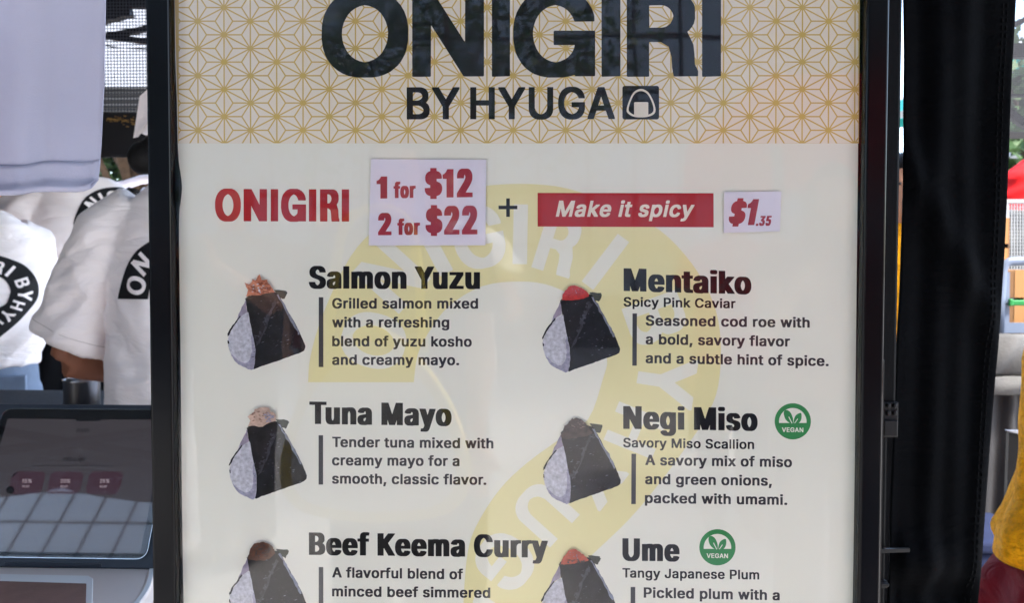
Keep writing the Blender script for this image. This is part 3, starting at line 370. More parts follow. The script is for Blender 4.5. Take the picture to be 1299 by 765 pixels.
def glass_mat(name, rough=0.0, ior=1.5, bump=0.0, bscale=6):
    m = bpy.data.materials.new(name); m.use_nodes = True
    nt = m.node_tree; n = nt.nodes; l = nt.links; n.remove(n['Principled BSDF'])
    fr = n.new('ShaderNodeFresnel'); fr.inputs[0].default_value = ior
    tr = n.new('ShaderNodeBsdfTransparent'); gl = n.new('ShaderNodeBsdfGlossy'); gl.inputs['Roughness'].default_value = rough
    mx = n.new('ShaderNodeMixShader'); l.new(fr.outputs[0], mx.inputs[0]); l.new(tr.outputs[0], mx.inputs[1]); l.new(gl.outputs[0], mx.inputs[2])
    l.new(mx.outputs[0], n['Material Output'].inputs[0])
    if bump:
        tc = n.new('ShaderNodeTexCoord')
        sm = n.new('ShaderNodeTexNoise'); sm.inputs['Scale'].default_value = 3.2; sm.inputs['Detail'].default_value = 7; sm.inputs['Distortion'].default_value = 2.2
        l.new(tc.outputs['Object'], sm.inputs[0])            # wiped smears: patches of rougher glass
        rg = n.new('ShaderNodeMapRange'); rg.inputs[1].default_value = .50; rg.inputs[2].default_value = .72; rg.inputs[3].default_value = rough; rg.inputs[4].default_value = rough + .06
        l.new(sm.outputs[0], rg.inputs[0]); l.new(rg.outputs[0], gl.inputs['Roughness'])
        t = n.new('ShaderNodeTexNoise'); t.inputs['Scale'].default_value = bscale; t.inputs['Detail'].default_value = 2
        l.new(tc.outputs['Object'], t.inputs[0])
        bp = n.new('ShaderNodeBump'); bp.inputs['Strength'].default_value = bump; bp.inputs['Distance'].default_value = 0.01
        l.new(t.outputs[0], bp.inputs['Height']); l.new(bp.outputs[0], gl.inputs['Normal']); l.new(bp.outputs[0], fr.inputs['Normal'])
    return m
def mesh_mat(name, col, pitch, hole):   # woven net: square threads with open holes
    m = bpy.data.materials.new(name); m.use_nodes = True
    nt = m.node_tree; n = nt.nodes; l = nt.links; b = n['Principled BSDF']
    b.inputs['Base Color'].default_value = (*lin(col), 1); b.inputs['Roughness'].default_value = .8
    tc = n.new('ShaderNodeTexCoord'); sp = n.new('ShaderNodeSeparateXYZ'); l.new(tc.outputs['Object'], sp.inputs[0])
    outs = []
    for ax in ('X', 'Z'):
        d = n.new('ShaderNodeMath'); d.operation = 'DIVIDE'; l.new(sp.outputs[ax], d.inputs[0]); d.inputs[1].default_value = pitch
        fq = n.new('ShaderNodeMath'); fq.operation = 'FRACT'; l.new(d.outputs[0], fq.inputs[0])
        g = n.new('ShaderNodeMath'); g.operation = 'LESS_THAN'; l.new(fq.outputs[0], g.inputs[0]); g.inputs[1].default_value = hole
        outs.append(g)
    mu = n.new('ShaderNodeMath'); mu.operation = 'MULTIPLY'; l.new(outs[0].outputs[0], mu.inputs[0]); l.new(outs[1].outputs[0], mu.inputs[1])
    tr = n.new('ShaderNodeBsdfTransparent'); mx = n.new('ShaderNodeMixShader')
    l.new(mu.outputs[0], mx.inputs[0]); l.new(b.outputs[0], mx.inputs[1]); l.new(tr.outputs[0], mx.inputs[2])
    l.new(mx.outputs[0], n['Material Output'].inputs[0])
    return m
# ---------------------------------------------------------------- palette
M = dict(
  ground=mat('pavement', (166,163,157), .9, vary=.18, vscale=3, bump=.3, bscale=60),
  frame=mat('black_lacquer', (7,7,9), .16, .11, bump=.02, bscale=12),
  backing=mat('backing_board', (22,22,26), .7),
  paper=mat('poster_paper', (231,230,216), .55, .3, vary=.015, vscale=4),
  cream=mat('header_cream', (232,223,205), .55, .3, vary=.02, vscale=5),
  gold=mat('header_gold', (204,174,92), .5, .4, vary=.10, vscale=14),
  black_ink=mat('black_ink', (16,15,19), .5, .2, vary=.1, vscale=30),
  head_ink=mat('heading_ink', (13,11,13), .5, .2, vary=.2, vscale=12),
  grey_ink=mat('grey_ink', (48,45,49), .5, .25, vary=.08, vscale=40),
  bar_ink=mat('bar_ink', (58,58,63), .5, .3),
  red_ink=mat('red_ink', (172,14,24), .5, .3, vary=.06, vscale=25),
  ring_ink=mat('pale_yellow_ink', (230,222,168), .55, .3, vary=.03, vscale=6),
  green_ink=mat('green_ink', (34,130,66), .5, .4, vary=.06, vscale=30),
  note=mat('note_paper', (224,219,229), .6, .3, vary=.02, vscale=20, bump=.05, bscale=30),
  note_ink=mat('maroon_ink', (160,42,58), .55, .3, vary=.14, vscale=60),
  rice=mat('printed_rice', (190,190,198), .55, .3, vary=.34, vscale=330),
  rice_edge=mat('printed_rice_corner', (150,140,156), .55, .3, vary=.3, vscale=200),
  nori=mat('printed_seaweed', (16,16,23), .5, .2, vary=.9, vscale=110),
  nori_front=mat('printed_seaweed_front', (28,25,28), .5, .2, vary=.8, vscale=90),
  nori_light=mat('printed_seaweed_fold', (62,62,70), .5, .2, vary=.8, vscale=150),
  nori_green=mat('printed_seaweed_flap', (52,56,44), .5, .4, vary=.4, vscale=150),
  rice_shade=mat('printed_rice_shade', (152,150,168), .55, .3, vary=.36, vscale=330),
  sheen=mat('printed_seaweed_highlight', (120,126,142), .5, .4, vary=.5, vscale=220),
  salmon=mat('printed_salmon', (196,122,92), .55, .3, vary=.4, vscale=240),
  salmon_dark=mat('printed_salmon_dark', (142,70,46), .55, .3, vary=.4, vscale=240),
  roe=mat('printed_roe', (186,36,32), .5, .4, vary=.3, vscale=260),
  tuna=mat('printed_tuna', (198,170,152), .55, .3, vary=.35, vscale=240),
  tuna_dark=mat('printed_tuna_dark', (142,108,92), .55, .3, vary=.35, vscale=240),  # darker flakes of the tuna print
  miso=mat('printed_miso', (70,54,50), .55, .3, vary=.6, vscale=260),
  miso_light=mat('printed_miso_light', (128,104,96), .55, .3, vary=.5, vscale=260),
  beef=mat('printed_beef', (84,50,34), .55, .3, vary=.5, vscale=240),
  plum=mat('printed_plum', (176,66,36), .5, .4, vary=.35, vscale=240),
  white_metal=mat('powder_coated_white', (215,215,215), .4),
  steel=mat('brushed_steel', (178,178,182), .28, metal=1.0, vary=.08, vscale=30, aniso=(30,30,1)),
  galv=mat('galvanised_tube', (120,122,124), .45, metal=.8),
  pole=mat('black_tent_steel', (4,5,7), .5, .08, bump=.06, bscale=200),
  plastic=mat('black_plastic', (8,8,10), .45, .2),
  curtain=mat('black_curtain', (3,4,6), .8, .04, vary=.3, vscale=9, bump=.12, bscale=260, crease=.25),
  stitch=mat('curtain_thread', (5,6,8), .9, .1),
  roof=mat('canopy_black', (70,76,82), .8, vary=.1, vscale=6),
  valance=mat('valance_black', (12,12,16), .8, vary=.2, vscale=12),
  gilt=mat('gilt_print', (150,116,60), .5, metal=.2),
  white_cloth=mat('white_tent_cloth', (158,162,168), .8),
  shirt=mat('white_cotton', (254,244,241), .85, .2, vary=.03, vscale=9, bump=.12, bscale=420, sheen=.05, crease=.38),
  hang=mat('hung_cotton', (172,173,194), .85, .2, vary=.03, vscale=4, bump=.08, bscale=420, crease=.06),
  shirt_ink=mat('shirt_black_print', (20,20,23), .75, .3, vary=.2, vscale=60),
  skin=mat('skin', (196,146,118), .55, .4, vary=.08, vscale=30, bump=.05, bscale=200),
  skin_tan=mat('tanned_skin', (150,98,74), .55, .4, vary=.1, vscale=30, bump=.05, bscale=200),
  hair=mat('dark_hair', (14,12,12), .6, .25, vary=.4, vscale=60, bump=.3, bscale=160, aniso=(6,6,1)),
  denim=mat('pale_denim', (118,132,152), .85, .2, vary=.08, vscale=30, bump=.15, bscale=400),
  black_cloth=mat('black_cloth', (13,13,16), .85, .2, vary=.2, vscale=12, bump=.1, bscale=200),
  navy=mat('navy_cloth', (28,36,62), .85, .2, vary=.2, vscale=12),
  yellow_knit=mat('yellow_knit', (250,172,18), .85, .15, vary=.3, vscale=95, bump=.7, bscale=300, crease=.9),
  maroon=mat('maroon_cloth', (112,20,30), .85, .15, vary=.15, vscale=16, bump=.2, bscale=300, crease=.6),
  red_cloth=mat('red_cloth', (200,26,30), .85, .2, vary=.08, vscale=12),
  orange_cap=mat('orange_cap', (222,74,38), .7),
  eye=mat('eye', (24,18,16), .2),
  lips=mat('lips', (170,92,84), .5),
  counter=mat('counter_laminate', (202,190,184), .45, .4, vary=.05, vscale=7),
  counter_body=mat('counter_panel', (150,128,108), .6, vary=.15, vscale=14),
  brown=mat('brown_board', (118,92,84), .8, .2, vary=.12, vscale=40, bump=.1, bscale=300),
  slate=mat('tablet_case', (36,42,52), .4, .4),
  rim=mat('tablet_rim', (225,228,232), .2, metal=1.0),
  bezel=mat('tablet_bezel', (9,8,12), .4, .3),
  green_leaf=mat('leaf_green', (64,92,48), .6, vary=.5, vscale=4),
  bark=mat('bark', (82,66,52), .9, vary=.3, vscale=20, bump=.5, bscale=30),
  teal=mat('teal_cloth', (24,148,140), .8),
  carton=mat('cardboard', (112,84,58), .85, .2, vary=.08, vscale=12, bump=.06, bscale=80),
  tape=mat('packing_tape', (150,112,72), .25),
  bluegrey=mat('blue_grey_plastic', (96,108,128), .45, vary=.05, vscale=10),
  clip_green=mat('green_plastic', (14,110,48), .4),
  grey_cloth=mat('grey_cloth', (84,84,84), .85, .2, vary=.12, vscale=20, bump=.2, bscale=180),
  dark_grey_cloth=mat('dark_grey_cloth', (52,52,54), .85, .2, vary=.15, vscale=10, bump=.2, bscale=120),
  wire=mat('zinc_wire', (170,172,172), .4, metal=.7),
  tent_red=mat('red_tent_cloth', (206,34,32), .75, vary=.05, vscale=3),
  bag_yellow=mat('yellow_canvas', (236,206,60), .8, vary=.05, vscale=10),
  bag_white=mat('white_canvas', (238,234,224), .8),
  facade=mat('dark_mullions', (58,64,70), .6, vary=.06, vscale=1),
  window=mat('window_panes', (168,178,186), .35, .6, vary=.08, vscale=.6),  # pale pane colour stands for mirrored sky
  glass=glass_mat('board_glass', 0.012, 1.33, .05, 5),
  tglass=glass_mat('tablet_glass', 0.02, 1.52),
)
M['net'] = mesh_mat('grey_net', (52,56,66), .0125, .62)
M['net2'] = mesh_mat('black_net', (40,42,48), .0075, .62)
def screen(name, col, s): 
    m = mat(name, (10,10,12), .3, emit=col, estr=s); return m
M['scr'] = screen('screen_page', (140,130,138), .018)
M['scr_btn'] = screen('screen_button', (108,66,84), .030)
M['scr_txt'] = screen('screen_dark_text', (40,36,44), .01)
M['scr_lt'] = screen('screen_light_text', (200,180,190), .06)

# ---------------------------------------------------------------- setting
g = MB(); g.quad((-150,-150,0),(150,-150,0),(150,150,0),(-150,150,0))
tag(g.build('ground', M['ground']), kind='structure')

# ---------------------------------------------------------------- our tent: roof, valance, legs, trusses
TX0, TX1, TY0, TY1, TZ = -2.7, 1.62, -1.12, 2.75, 2.5
tent = thing('canopy_tent', 'black pop-up canopy tent over the food stall, its black leg beside the menu board', 'tent', ((TX0+TX1)/2, (TY0+TY1)/2, 0))
cx, cy = (TX0+TX1)/2, (TY0+TY1)/2
r = MB(); T = .006
for a, b in (((TX0,TY0),(TX1,TY0)), ((TX1,TY0),(TX1,TY1)), ((TX1,TY1),(TX0,TY1)), ((TX0,TY1),(TX0,TY0))):
    r.slab([(a[0],a[1],TZ),(b[0],b[1],TZ),(cx,cy,TZ+.75)], (0,0,T))
r.build('roof', M['roof'], tent)
def scallop(a, b, z1, drop, n, out):       # valance with a scalloped lower edge
    a = Vector(a); b = Vector(b); mb = MB(); pts = []
    for i in range(n):
        for q in range(8):
            t = (i+q/8)/n; pts.append((t, -drop - .07*math.sin(math.pi*q/8)**.7))
    pts.append((1, -drop))
    lo = [Vector((a.x+(b.x-a.x)*t, a.y+(b.y-a.y)*t, z1+d)) for t, d in pts]
    hi = [Vector((p.x, p.y, z1)) for p in lo]; o = Vector(out)*.004
    k = len(lo)
    for i in range(k-1):
        mb.quad(hi[i], lo[i], lo[i+1], hi[i+1]); mb.quad(hi[i+1]+o, lo[i+1]+o, lo[i]+o, hi[i]+o); mb.quad(lo[i], lo[i]+o, lo[i+1]+o, lo[i+1])
    return mb
scallop((TX0,TY0,0),(TX1,TY0,0),TZ,.23,4,(0,-1,0)).build('valance', M['roof'], tent)
scallop((TX1,TY0,0),(TX1,TY1,0),TZ,.16,4,(1,0,0)).build('valance', M['roof'], tent)
scallop((TX0,TY1,0),(TX0,TY0,0),TZ,.16,4,(-1,0,0)).build('valance', M['roof'], tent)
w_ = MB(); w_.box(TX0-.012, TX0-.006, TY0+.35, TY1-.02, .03, TZ-.01); w_.build('unseen_shade_panel', M['curtain'], tent)  # unseen black panel added to block side light and darken the workers
# the leg in view stands right behind the board: outer upper tube, slider clip, thinner lower tube
LY = .16
def legxs(pa, pb, py): return P(pa, py, LY).x, P(pb, py, LY).x
def make_leg(x0, x1, y, zc, first=False):
    lw = (x1-x0); o = MB(); o.box(x0, x1, y, y+lw, zc, TZ-.01)
    up = o.build('leg', M['pole'], tent, bevel=.003)
    lo = MB(); lo.box(x0-.001, x0+lw*.62, y+.003, y+.003+lw*.62, 0.012, zc+.05); lo.build('lower_tube', M['pole'], up, bevel=.002)
    cl = MB(); cl.box(x0-.003, x1+.001, y-.004, y+lw+.003, zc-.036, zc+.002)
    for k in range(2):
        for j in range(3): cl.box(x0+.0005+j*lw*.34, x0+lw*.24+j*lw*.34, y-.0075, y-.004, zc-.004-k*.008, zc+.001-k*.008)
    cl.box(x0+lw*.2, x1-.001, y-.0085, y-.004, zc-.034, zc-.017)
    cl.build('slider_clip', M['plastic'], up, bevel=.0012)
    f = MB(); f.box(x0-.02, x0+lw*.62+.02, y-.02, y+lw*.62+.02, 0, .012); f.build('foot_plate', M['pole'], up, bevel=.002)
    return up
zc = P(1126, 512, LY).z
xa, xb = legxs(1117.5, 1141.5, 250)
leg = make_leg(xa, xb, LY, zc)
z2 = P(1120, 738, LY).z; lw = (xb-xa)*.62
c2 = MB(); c2.box(xa-.0025, xa+lw+.0015, LY, LY+lw+.004, z2-.008, z2); c2.box(xa+lw*.4, xa+lw+.002, LY-.004, LY, z2-.005, z2-.001)
c2.build('spring_button', M['plastic'], leg, bevel=.001)
for x, y in ((TX0+.03, TY0+.03), (TX1-.06, TY0+.03), (TX0+.03, TY1-.06), (TX1-.06, TY1-.06)):
    make_leg(x, x+.032, y, 1.15)
tr = MB()
def truss(a, b, z0, z1, n):
    a = Vector(a); b = Vector(b)
    for i in range(n):
        p, q = a.lerp(b, i/n), a.lerp(b, (i+1)/n); off = (b-a).normalized().cross(Vector((0,0,1)))*.013
        tr.bar((p.x,p.y,z0),(q.x,q.y,z1),.022,.022); tr.bar(Vector((p.x,p.y,z1))+off,Vector((q.x,q.y,z0))+off,.022,.022)
YB = TY1-.05
truss((TX0+.05,TY0+.05,0),(TX0+.05,YB,0),2.16,2.46,4); truss((TX1-.05,TY0+.05,0),(TX1-.05,YB,0),2.16,2.46,4)
truss((TX0+.05,TY0+.09,0),(TX1-.05,TY0+.09,0),2.33,2.47,6)
# rear trusses, seen through the net behind the hanging shirt and right of the curtain
def bk(px, py, Y=YB): return P(px, py, Y)
tr.bar(bk(60, 2), bk(230, 6), .03, .035); tr.bar(bk(110, 26), bk(166, 12), .045, .05)
tr.bar(bk(60, 60), bk(230, 28), .022, .022); tr.bar(bk(60, 36), bk(230, 58), .022, .022)
tr.bar(bk(1200, 72), bk(1400, 56), .035, .055); tr.bar(bk(1200, 122), bk(1400, 119), .012, .012)
tr.bar(bk(1230, 108), bk(1400, 228), .028, .03); tr.bar(bk(1230, 56), bk(1400, -20), .022, .022)
tr.bar((TX0+.05,YB,2.47),(TX1-.05,YB,2.47),.03,.03); tr.build('truss_bar', M['pole'], tent)
w = MB(); w.tube([bk(100, 52, YB-.05), bk(150, 60, YB-.05), bk(215, 64, YB-.05)], .0022, 6); w.build('cable', M['plastic'], tent, smooth=True)

# rear side walls of net
def wall(name, label, x0, x1, z0, z1, y, net, zb0=None, zb1=None):
    t = thing(name, label, 'mesh wall', ((x0+x1)/2, y, z0))
    n = MB(); n.quad((x0,y,z0),(x1,y,z0),(x1,y,z1),(x0,y,z1)); n.build('net', net, t)
    h = MB()
    for z in (z0, z1): h.box(x0, x1, y-.003, y+.003, z-.012, z+.012)
    for x in (x0, x1): h.box(x-.012, x+.012, y-.0035, y+.0035, z0, z1)
    h.build('hem', M['valance'], t)
    return t
YW = YB - .09
mw = wall('mesh_side_wall', 'grey net wall of the tent with a black band along its lower edge, left of the menu board', P(-150,0,YW).x, P(330,0,YW).x, P(0,196,YW).z, 2.48, YW, M['net'])
b = MB(); pa, pb, pc, pd = P(60,138,YW-.01), P(330,152,YW-.01), P(330,176,YW-.01), P(60,208,YW-.01)
b.slab([pa, pd, pc, pb], (0,.004,0)); b.build('bottom_band', M['valance'], mw)
b = MB()
for i in range(70):
    px = random.uniform(135, 194); py = 150 + (px-135)*.10 + random.gauss(0, 2.6); L = random.uniform(1, 5)
    q = [P(px,py,YW-.013), P(px+L,py+.3,YW-.013), P(px+L,py+1.4,YW-.013), P(px,py+1.1,YW-.013)]
    b.add([v + Vector((0,-i*2e-5,0)) for v in q], [(0,3,2,1)])
b.build('gilt_fleck', M['gilt'], mw)
wall('mesh_side_wall', 'pale net wall panel at the right edge of the photo, crossed by black tent bars', P(1225,0,YW).x, P(1420,0,YW).x, P(0,176,YW).z, 2.48, YW, M['net2'])
# ---------------------------------------------------------------- the menu board
BX0, BX1 = P(197.5,382).x, P(1115,382).x          # outer edges of the frame
IX0, IX1 = P(226,382).x, P(1087.5,382).x          # inner edges
BZ0, BZ1 = .60, 1.66
board = thing('menu_board', 'tall black framed menu board behind glass, headed ONIGIRI BY HYUGA', 'menu board', ((BX0+BX1)/2, .02, 0))
rails = [(BX0, IX0, BZ0, BZ1), (IX1, BX1, BZ0, BZ1), (IX0, IX1, BZ1-.028, BZ1), (IX0, IX1, BZ0, BZ0+.028)]
for x0, x1, z0, z1 in rails:
    f = MB(); f.box(x0, x1, -.014, .02, z0, z1); f.build('frame_rail', M['frame'], board, bevel=.0022, seg=3)
bk_ = MB(); bk_.box(BX0+.004, BX1-.004, .0045, .014, BZ0+.004, BZ1-.004); bk_.build('backing', M['backing'], board)
gl = MB(); gl.box(IX0-.001, IX1+.001, -.0075, -.0055, BZ0+.027, BZ1-.027); gl.build('glass_pane', M['glass'], board)
for sx in (-.31, .31):
    s = MB(); xx = sx
    s.bar((xx,.03,.02),(xx,.03,1.2),.03,.02,up=(0,1,0)); s.bar((xx,-.24,.012),(xx,.24,.012),.04,.024)
    s.build('stand_leg', M['frame'], board, bevel=.002)

LAY = [0]
def bp(px, py, lay): 
    p = P(px, py, 0.0); p.y = -.0003 - lay*.00003; return p
def printed(name, groups, parent, lay0, mats):
    """one printed mesh: groups of pixel outlines [(polys, material index), ...], each a hair above the one before"""
    mb = MB()
    for k, (polys, mi, *dl) in enumerate(groups):
        vs, fs = fill(polys)
        mb.add([bp(x, y, lay0+(dl[0] if dl else k)) for x, y in vs], fs, mi)
    return mb.build(name, mats, parent)
def rect(x0, y0, x1, y1): return [(x0,y0),(x1,y0),(x1,y1),(x0,y1)]
def ell(cx, cy, rx, ry, n=48, a0=0, a1=360): return [(cx+rx*math.cos(R(a0+(a1-a0)*i/(n if a1-a0 == 360 else n-1))), cy+ry*math.sin(R(a0+(a1-a0)*i/(n if a1-a0 == 360 else n-1)))) for i in range(n)]
def rrect(x0, y0, x1, y1, r, n=5):
    out = []
    for cx, cy, a in ((x1-r,y0+r,-90),(x1-r,y1-r,0),(x0+r,y1-r,90),(x0+r,y0+r,180)):
        out += [(cx+r*math.cos(R(a+90*i/n)), cy+r*math.sin(R(a+90*i/n))) for i in range(n+1)]
    return out

# the sheet itself, its left edge curling away from the frame so the black backing shows
pe = [(221,-120),(221,0),(222.5,70),(224.5,130),(225.5,178),(227,205),(229.5,222),(231,238),(229.5,255),(227.5,272),(227.5,330),(229.5,480),(231,640),(233,765),(236,1000),(1080,1000),(1091.5,-120)]
pm = MB(); vs_ = [bp(x, y, 0) for x, y in cr([(*p, 0) for p in pe[:14]], 3) and [(q.x, q.y) for q in cr([(*p, 0) for p in pe[:14]], 3)] + pe[14:]]
pm.slab(vs_, (0, .0035, 0)); poster = pm.build('poster_sheet', M['paper'], board)

# header: gold sheet showing between cream cells of an asanoha star lattice
HY0, HY1 = -118, 181.5
hd = printed('header_pattern', [([[(222,HY0),(222,0),(223.5,70),(225.5,130),(226.3,HY1),(1089.4,HY1+.2),(1091.3,HY0)]], 0)], poster, 1, [M['gold']])
def clip(poly, x0, x1, y0, y1):
    for ax, lim, s in ((0,x0,1),(0,x1,-1),(1,y0,1),(1,y1,-1)):
        out = []
        for i in range(len(poly)):
            a, b = poly[i-1], poly[i]; ia = (a[ax]-lim)*s >= 0; ib = (b[ax]-lim)*s >= 0
            if ia != ib:
                t = (lim-a[ax])/(b[ax]-a[ax]); out.append((a[0]+(b[0]-a[0])*t, a[1]+(b[1]-a[1])*t))
            if ib: out.append(b)
        poly = out
        if len(poly) < 3: return []
    return poly
def inset(tri, d):
    if area(tri) < 0: tri = tri[::-1]
    n = len(tri); L = []
    for i in range(n):
        a, b = Vector(tri[i]), Vector(tri[(i+1) % n]); e = (b-a).normalized(); nn = Vector((-e.y, e.x)); L.append((a+nn*d, e))
    out = []
    for i in range(n):
        (p, e), (q, f) = L[i-1], L[i]; den = e.cross(f); out.append(tuple(p + e*((q-p).cross(f)/den)))
    return out if area(out) > 1 else []
def L2(i, j, top):                                    # lattice point i (column), j (half rows)
    x = 251.2 + 33.32*i + .0; y = 165.0 - 17.32*j
    return (x + (y-100)*.004*(650-x)/425, y - .0012*(x-650)*0)
cells = MB()
for i in range(-2, 28):
    for j in range(-2, 18):
        if (i + j) % 2: continue
        a = L2(i, j, 0); up = L2(i, j+2, 0); rt = L2(i+1, j+1, 0); lt = L2(i-1, j+1, 0)
        for tri in ((a, up, rt), (a, up, lt)):
            c = ((tri[0][0]+tri[1][0]+tri[2][0])/3, (tri[0][1]+tri[1][1]+tri[2][1])/3)
            for k in range(3):
                t = inset([tri[k], tri[(k+1) % 3], c], .86)
                if t:
                    t = clip(t, 227.0, 1088.7, HY0, HY1+.2)
                    if t: cells.add([bp(x, y, 2) for x, y in t], [tuple(range(len(t)))])
cells.build('header_cell', M['cream'], poster)
hd['label'] = 'gold star lattice'

# pale yellow ring mark with knocked-out lettering
RING_O = [(391,485),(394,452),(410,398),(445,325),(485,284),(540,253),(600,238),(660,233),(720,239),(780,262),(837,292),(878,335),(904,382),(914,430),(911,490),(895,530),(869,569),(835,615),(798,659),(750,705),(709,742),(690,770),(674,810),(668,860)]
RING_I = [(600,860),(588,810),(588,765),(593,703),(605,666),(634,621),(668,588),(709,558),(746,532),(765,480),(770,455),(760,420),(737,384),(700,363),(660,357),(612,363),(570,388),(545,420),(530,450),(525,485)]
def sm2(p, k=4): return [(v.x, v.y) for v in cr([(*q, 0) for q in p], k)]
RING = sm2(RING_O) + sm2(RING_I)
RING_L = []
for ch, x, y, h, wd, a in (('O',474,432,82,.92,-74),('N',497,349,80,.9,-48),('I',549,313,76,1.1,-28),('G',607,301,80,.9,-12),('I',660,297,76,1.1,1),
                           ('R',709,310,76,.95,17),('I',768,332,76,1.1,37),('B',832,405,74,.95,70),('Y',845,484,74,.95,98),
                           ('H',806,546,66,.95,112),('Y',752,604,70,.95,128),('U',690,650,72,.95,132),('G',641,712,74,.95,128),('A',630,790,72,.95,105)):
    RING_L.append(letter(ch, x, y, h, wd, a, 'D'))
printed('ring_mark', [([RING], 0)] + [(q, 1, .7+.3*(i % 2)) for i, q in enumerate(RING_L)], poster, 3, [M['ring_ink'], M['paper']])

# title
tl = []
for ch, x0, x1 in (('O',408,518),('N',523,614),('I',624,647),('G',651,755),('I',763,787),('R',795,885.5),('I',890.5,914.5)):
    tl += line(ch, x0, x1, 97.2, 96.6, 109, 'T')
printed('title_lettering', [(tl, 0)], poster, 5, [M['black_ink']])
sub = line('BY', 516, 583, 151.3, 151.2, 41, 'B') + line('HYUGA', 596.5, 780, 151.2, 151, 41, 'B')
printed('subtitle_lettering', [(sub, 0)], poster, 5, [M['black_ink']])
egg = [(813,113),(822,117),(828.5,128),(831.5,139),(829.5,145),(822,148.3),(813,149.2),(804,148.3),(797,144.5),(794.8,139.5),(798,128),(804,117)]
egg_o = [(q.x, q.y-.5) for q in cr([(*p, 0) for p in egg], 4, True)]
c_ = (813, 132); egg_i = [(c_[0]+(x-c_[0])*.86, c_[1]+(y-c_[1])*.86) for x, y in egg_o]
printed('onigiri_emblem', [([rrect(789.5,108.6,836,151.3,3)], 0), ([egg_o], 1), ([egg_i], 0), ([rrect(804.3,129.3,822.3,147.2,1.2)], 1)], poster, 5, [M['black_ink'], M['cream']])

# prices line
printed('section_lettering', [(line('ONIGIRI', 273, 443, 280.5, 281, 41, 'R'), 0)], poster, 5, [M['red_ink']])
printed('plus_sign', [([rect(632.5,260.8,656.3,265.3)], 0), ([rect(642.2,251.5,646.8,275)], 0)], poster, 5, [M['black_ink']])
printed('red_banner', [([[(682,244.6),(905,245),(905.2,288.2),(682,287.3)]], 0), (line('Make it spicy', 705, 881, 274.8, 275.2, 20.5, 'K', .21), 1)], poster, 5, [M['red_ink'], M['cream']])

# menu items
DW = 'D'; SW = 'S'
def item(head, hx, hb, cap, bar, descs, subt=None, hw='H'):
    hs = printed('dish_heading', [(line(head, hx[0], hx[1], hb[0], hb[1], cap, hw), 0)], poster, 5, [M['head_ink']])
    if subt: printed('dish_subtitle', [(line(*subt, w=SW), 0)], poster, 5, [M['black_ink']])
    printed('divider_bar', [([[(bar[0],bar[2]),(bar[1],bar[2]+.1),(bar[1]+bar[4],bar[3]),(bar[0]+bar[4],bar[3])]], 0)], poster, 5, [M['bar_ink']])
    ds = []
    for d in descs: ds += line(*d, w=DW)
    printed('dish_description', [(ds, 0)], poster, 5, [M['grey_ink']])
item('Salmon Yuzu', (392,609), (366,366.7), 28.5, (404.5,410.3,377,465.7,0),
     [('Grilled salmon mixed',421.5,606.5,391.4,391.6,13.2),('with a refreshing',421.5,570,415.4,415.6,13.2),('blend of yuzu kosho',421.5,598.5,439.3,440,13.2),('and creamy mayo.',421.5,582.5,463,463.4,13.2)])
item('Mentaiko', (791,953), (369.2,373.5), 29, (802.3,808,397.6,464,-.3),
     [('Seasoned cod roe with',819,1027,413.1,415.8,13.2),('a bold, savory flavor',819,1002,436.8,439.8,13.2),('and a subtle hint of spice.',819,1051,460.8,464.6,13.2)],
     ('Spicy Pink Caviar',791,933,388.8,391.2,12))
item('Tuna Mayo', (392.5,573), (538,540.6), 28.5, (404.3,410,552.3,615,0),
     [('Tender tuna mixed with',421.5,626,567.4,569.2,13.2),('creamy mayo for a',421.3,583,590.6,591.6,13.2),('smooth, classic flavor.',421.3,617,613.8,615.4,13.2)])
item('Negi Miso', (790.5,961), (544.2,546.8), 29, (801,806.8,575.8,639.8,-.3),
     [('A savory mix of miso',818.5,1004.5,590.2,593,13.2),('and green onions,',818.3,979,614.4,616.6,13.2),('packed with umami.',818,998.5,638.4,640.9,13.2)],
     ('Savory Miso Scallion',790.5,956.5,567.6,570,12))
item('Beef Keema Curry', (392,695), (704.2,707.8), 28.5, (404.5,410.2,719.7,792,0),
     [('A flavorful blend of',421.5,587.5,733,735.4,13.2),('minced beef simmered',421.3,622,757,759,13.2)])
item('Ume', (789.5,862), (711.6,712.6), 28.5, (800,805.8,745,800,-.3),
     [('Pickled plum with a',816.5,989,758.6,762,13.2)], ('Tangy Japanese Plum',789.5,963,733,735.6,12))

# vegan badges
def badge(cx, cy, r):
    up = ell(cx, cy+.5, r*.76, r*.76, 40, 175, 365)
    lf = lambda pts: [(cx+x*r, cy+y*r) for x, y in sm2(pts, 4)]
    l1 = lf([(0,.14),(-.22,.06),(-.42,-.15),(-.5,-.45),(-.44,-.6),(-.3,-.62),(-.12,-.48),(.0,-.2),(.02,.0),(0,.14)])
    l2 = lf([(.02,.16),(.06,-.1),(.14,-.3),(.3,-.43),(.46,-.45),(.48,-.2),(.4,.02),(.22,.14),(.02,.16)])
    v1 = [(cx-.24*r,cy-.24*r),(cx-.2*r,cy-.26*r),(cx-.02*r,cy+.1*r),(cx-.06*r,cy+.12*r)]
    v2 = [(cx+.26*r,cy-.16*r),(cx+.29*r,cy-.13*r),(cx+.12*r,cy+.11*r),(cx+.08*r,cy+.1*r)]
    tx = line('VEGAN', cx-.6*r, cx+.58*r, cy+.58*r, cy+.6*r, .25*r, 'B')
    printed('vegan_badge', [([ell(cx,cy,r*1.03,r*1.03)], 1), ([ell(cx,cy,r,r)], 0), ([up], 1), ([l1], 0), ([l2], 0), ([v1, v2], 1), (tx, 1)], poster, 5, [M['green_ink'], M['paper']])
badge(1005.5, 534.7, 23); badge(910, 694.6, 23)

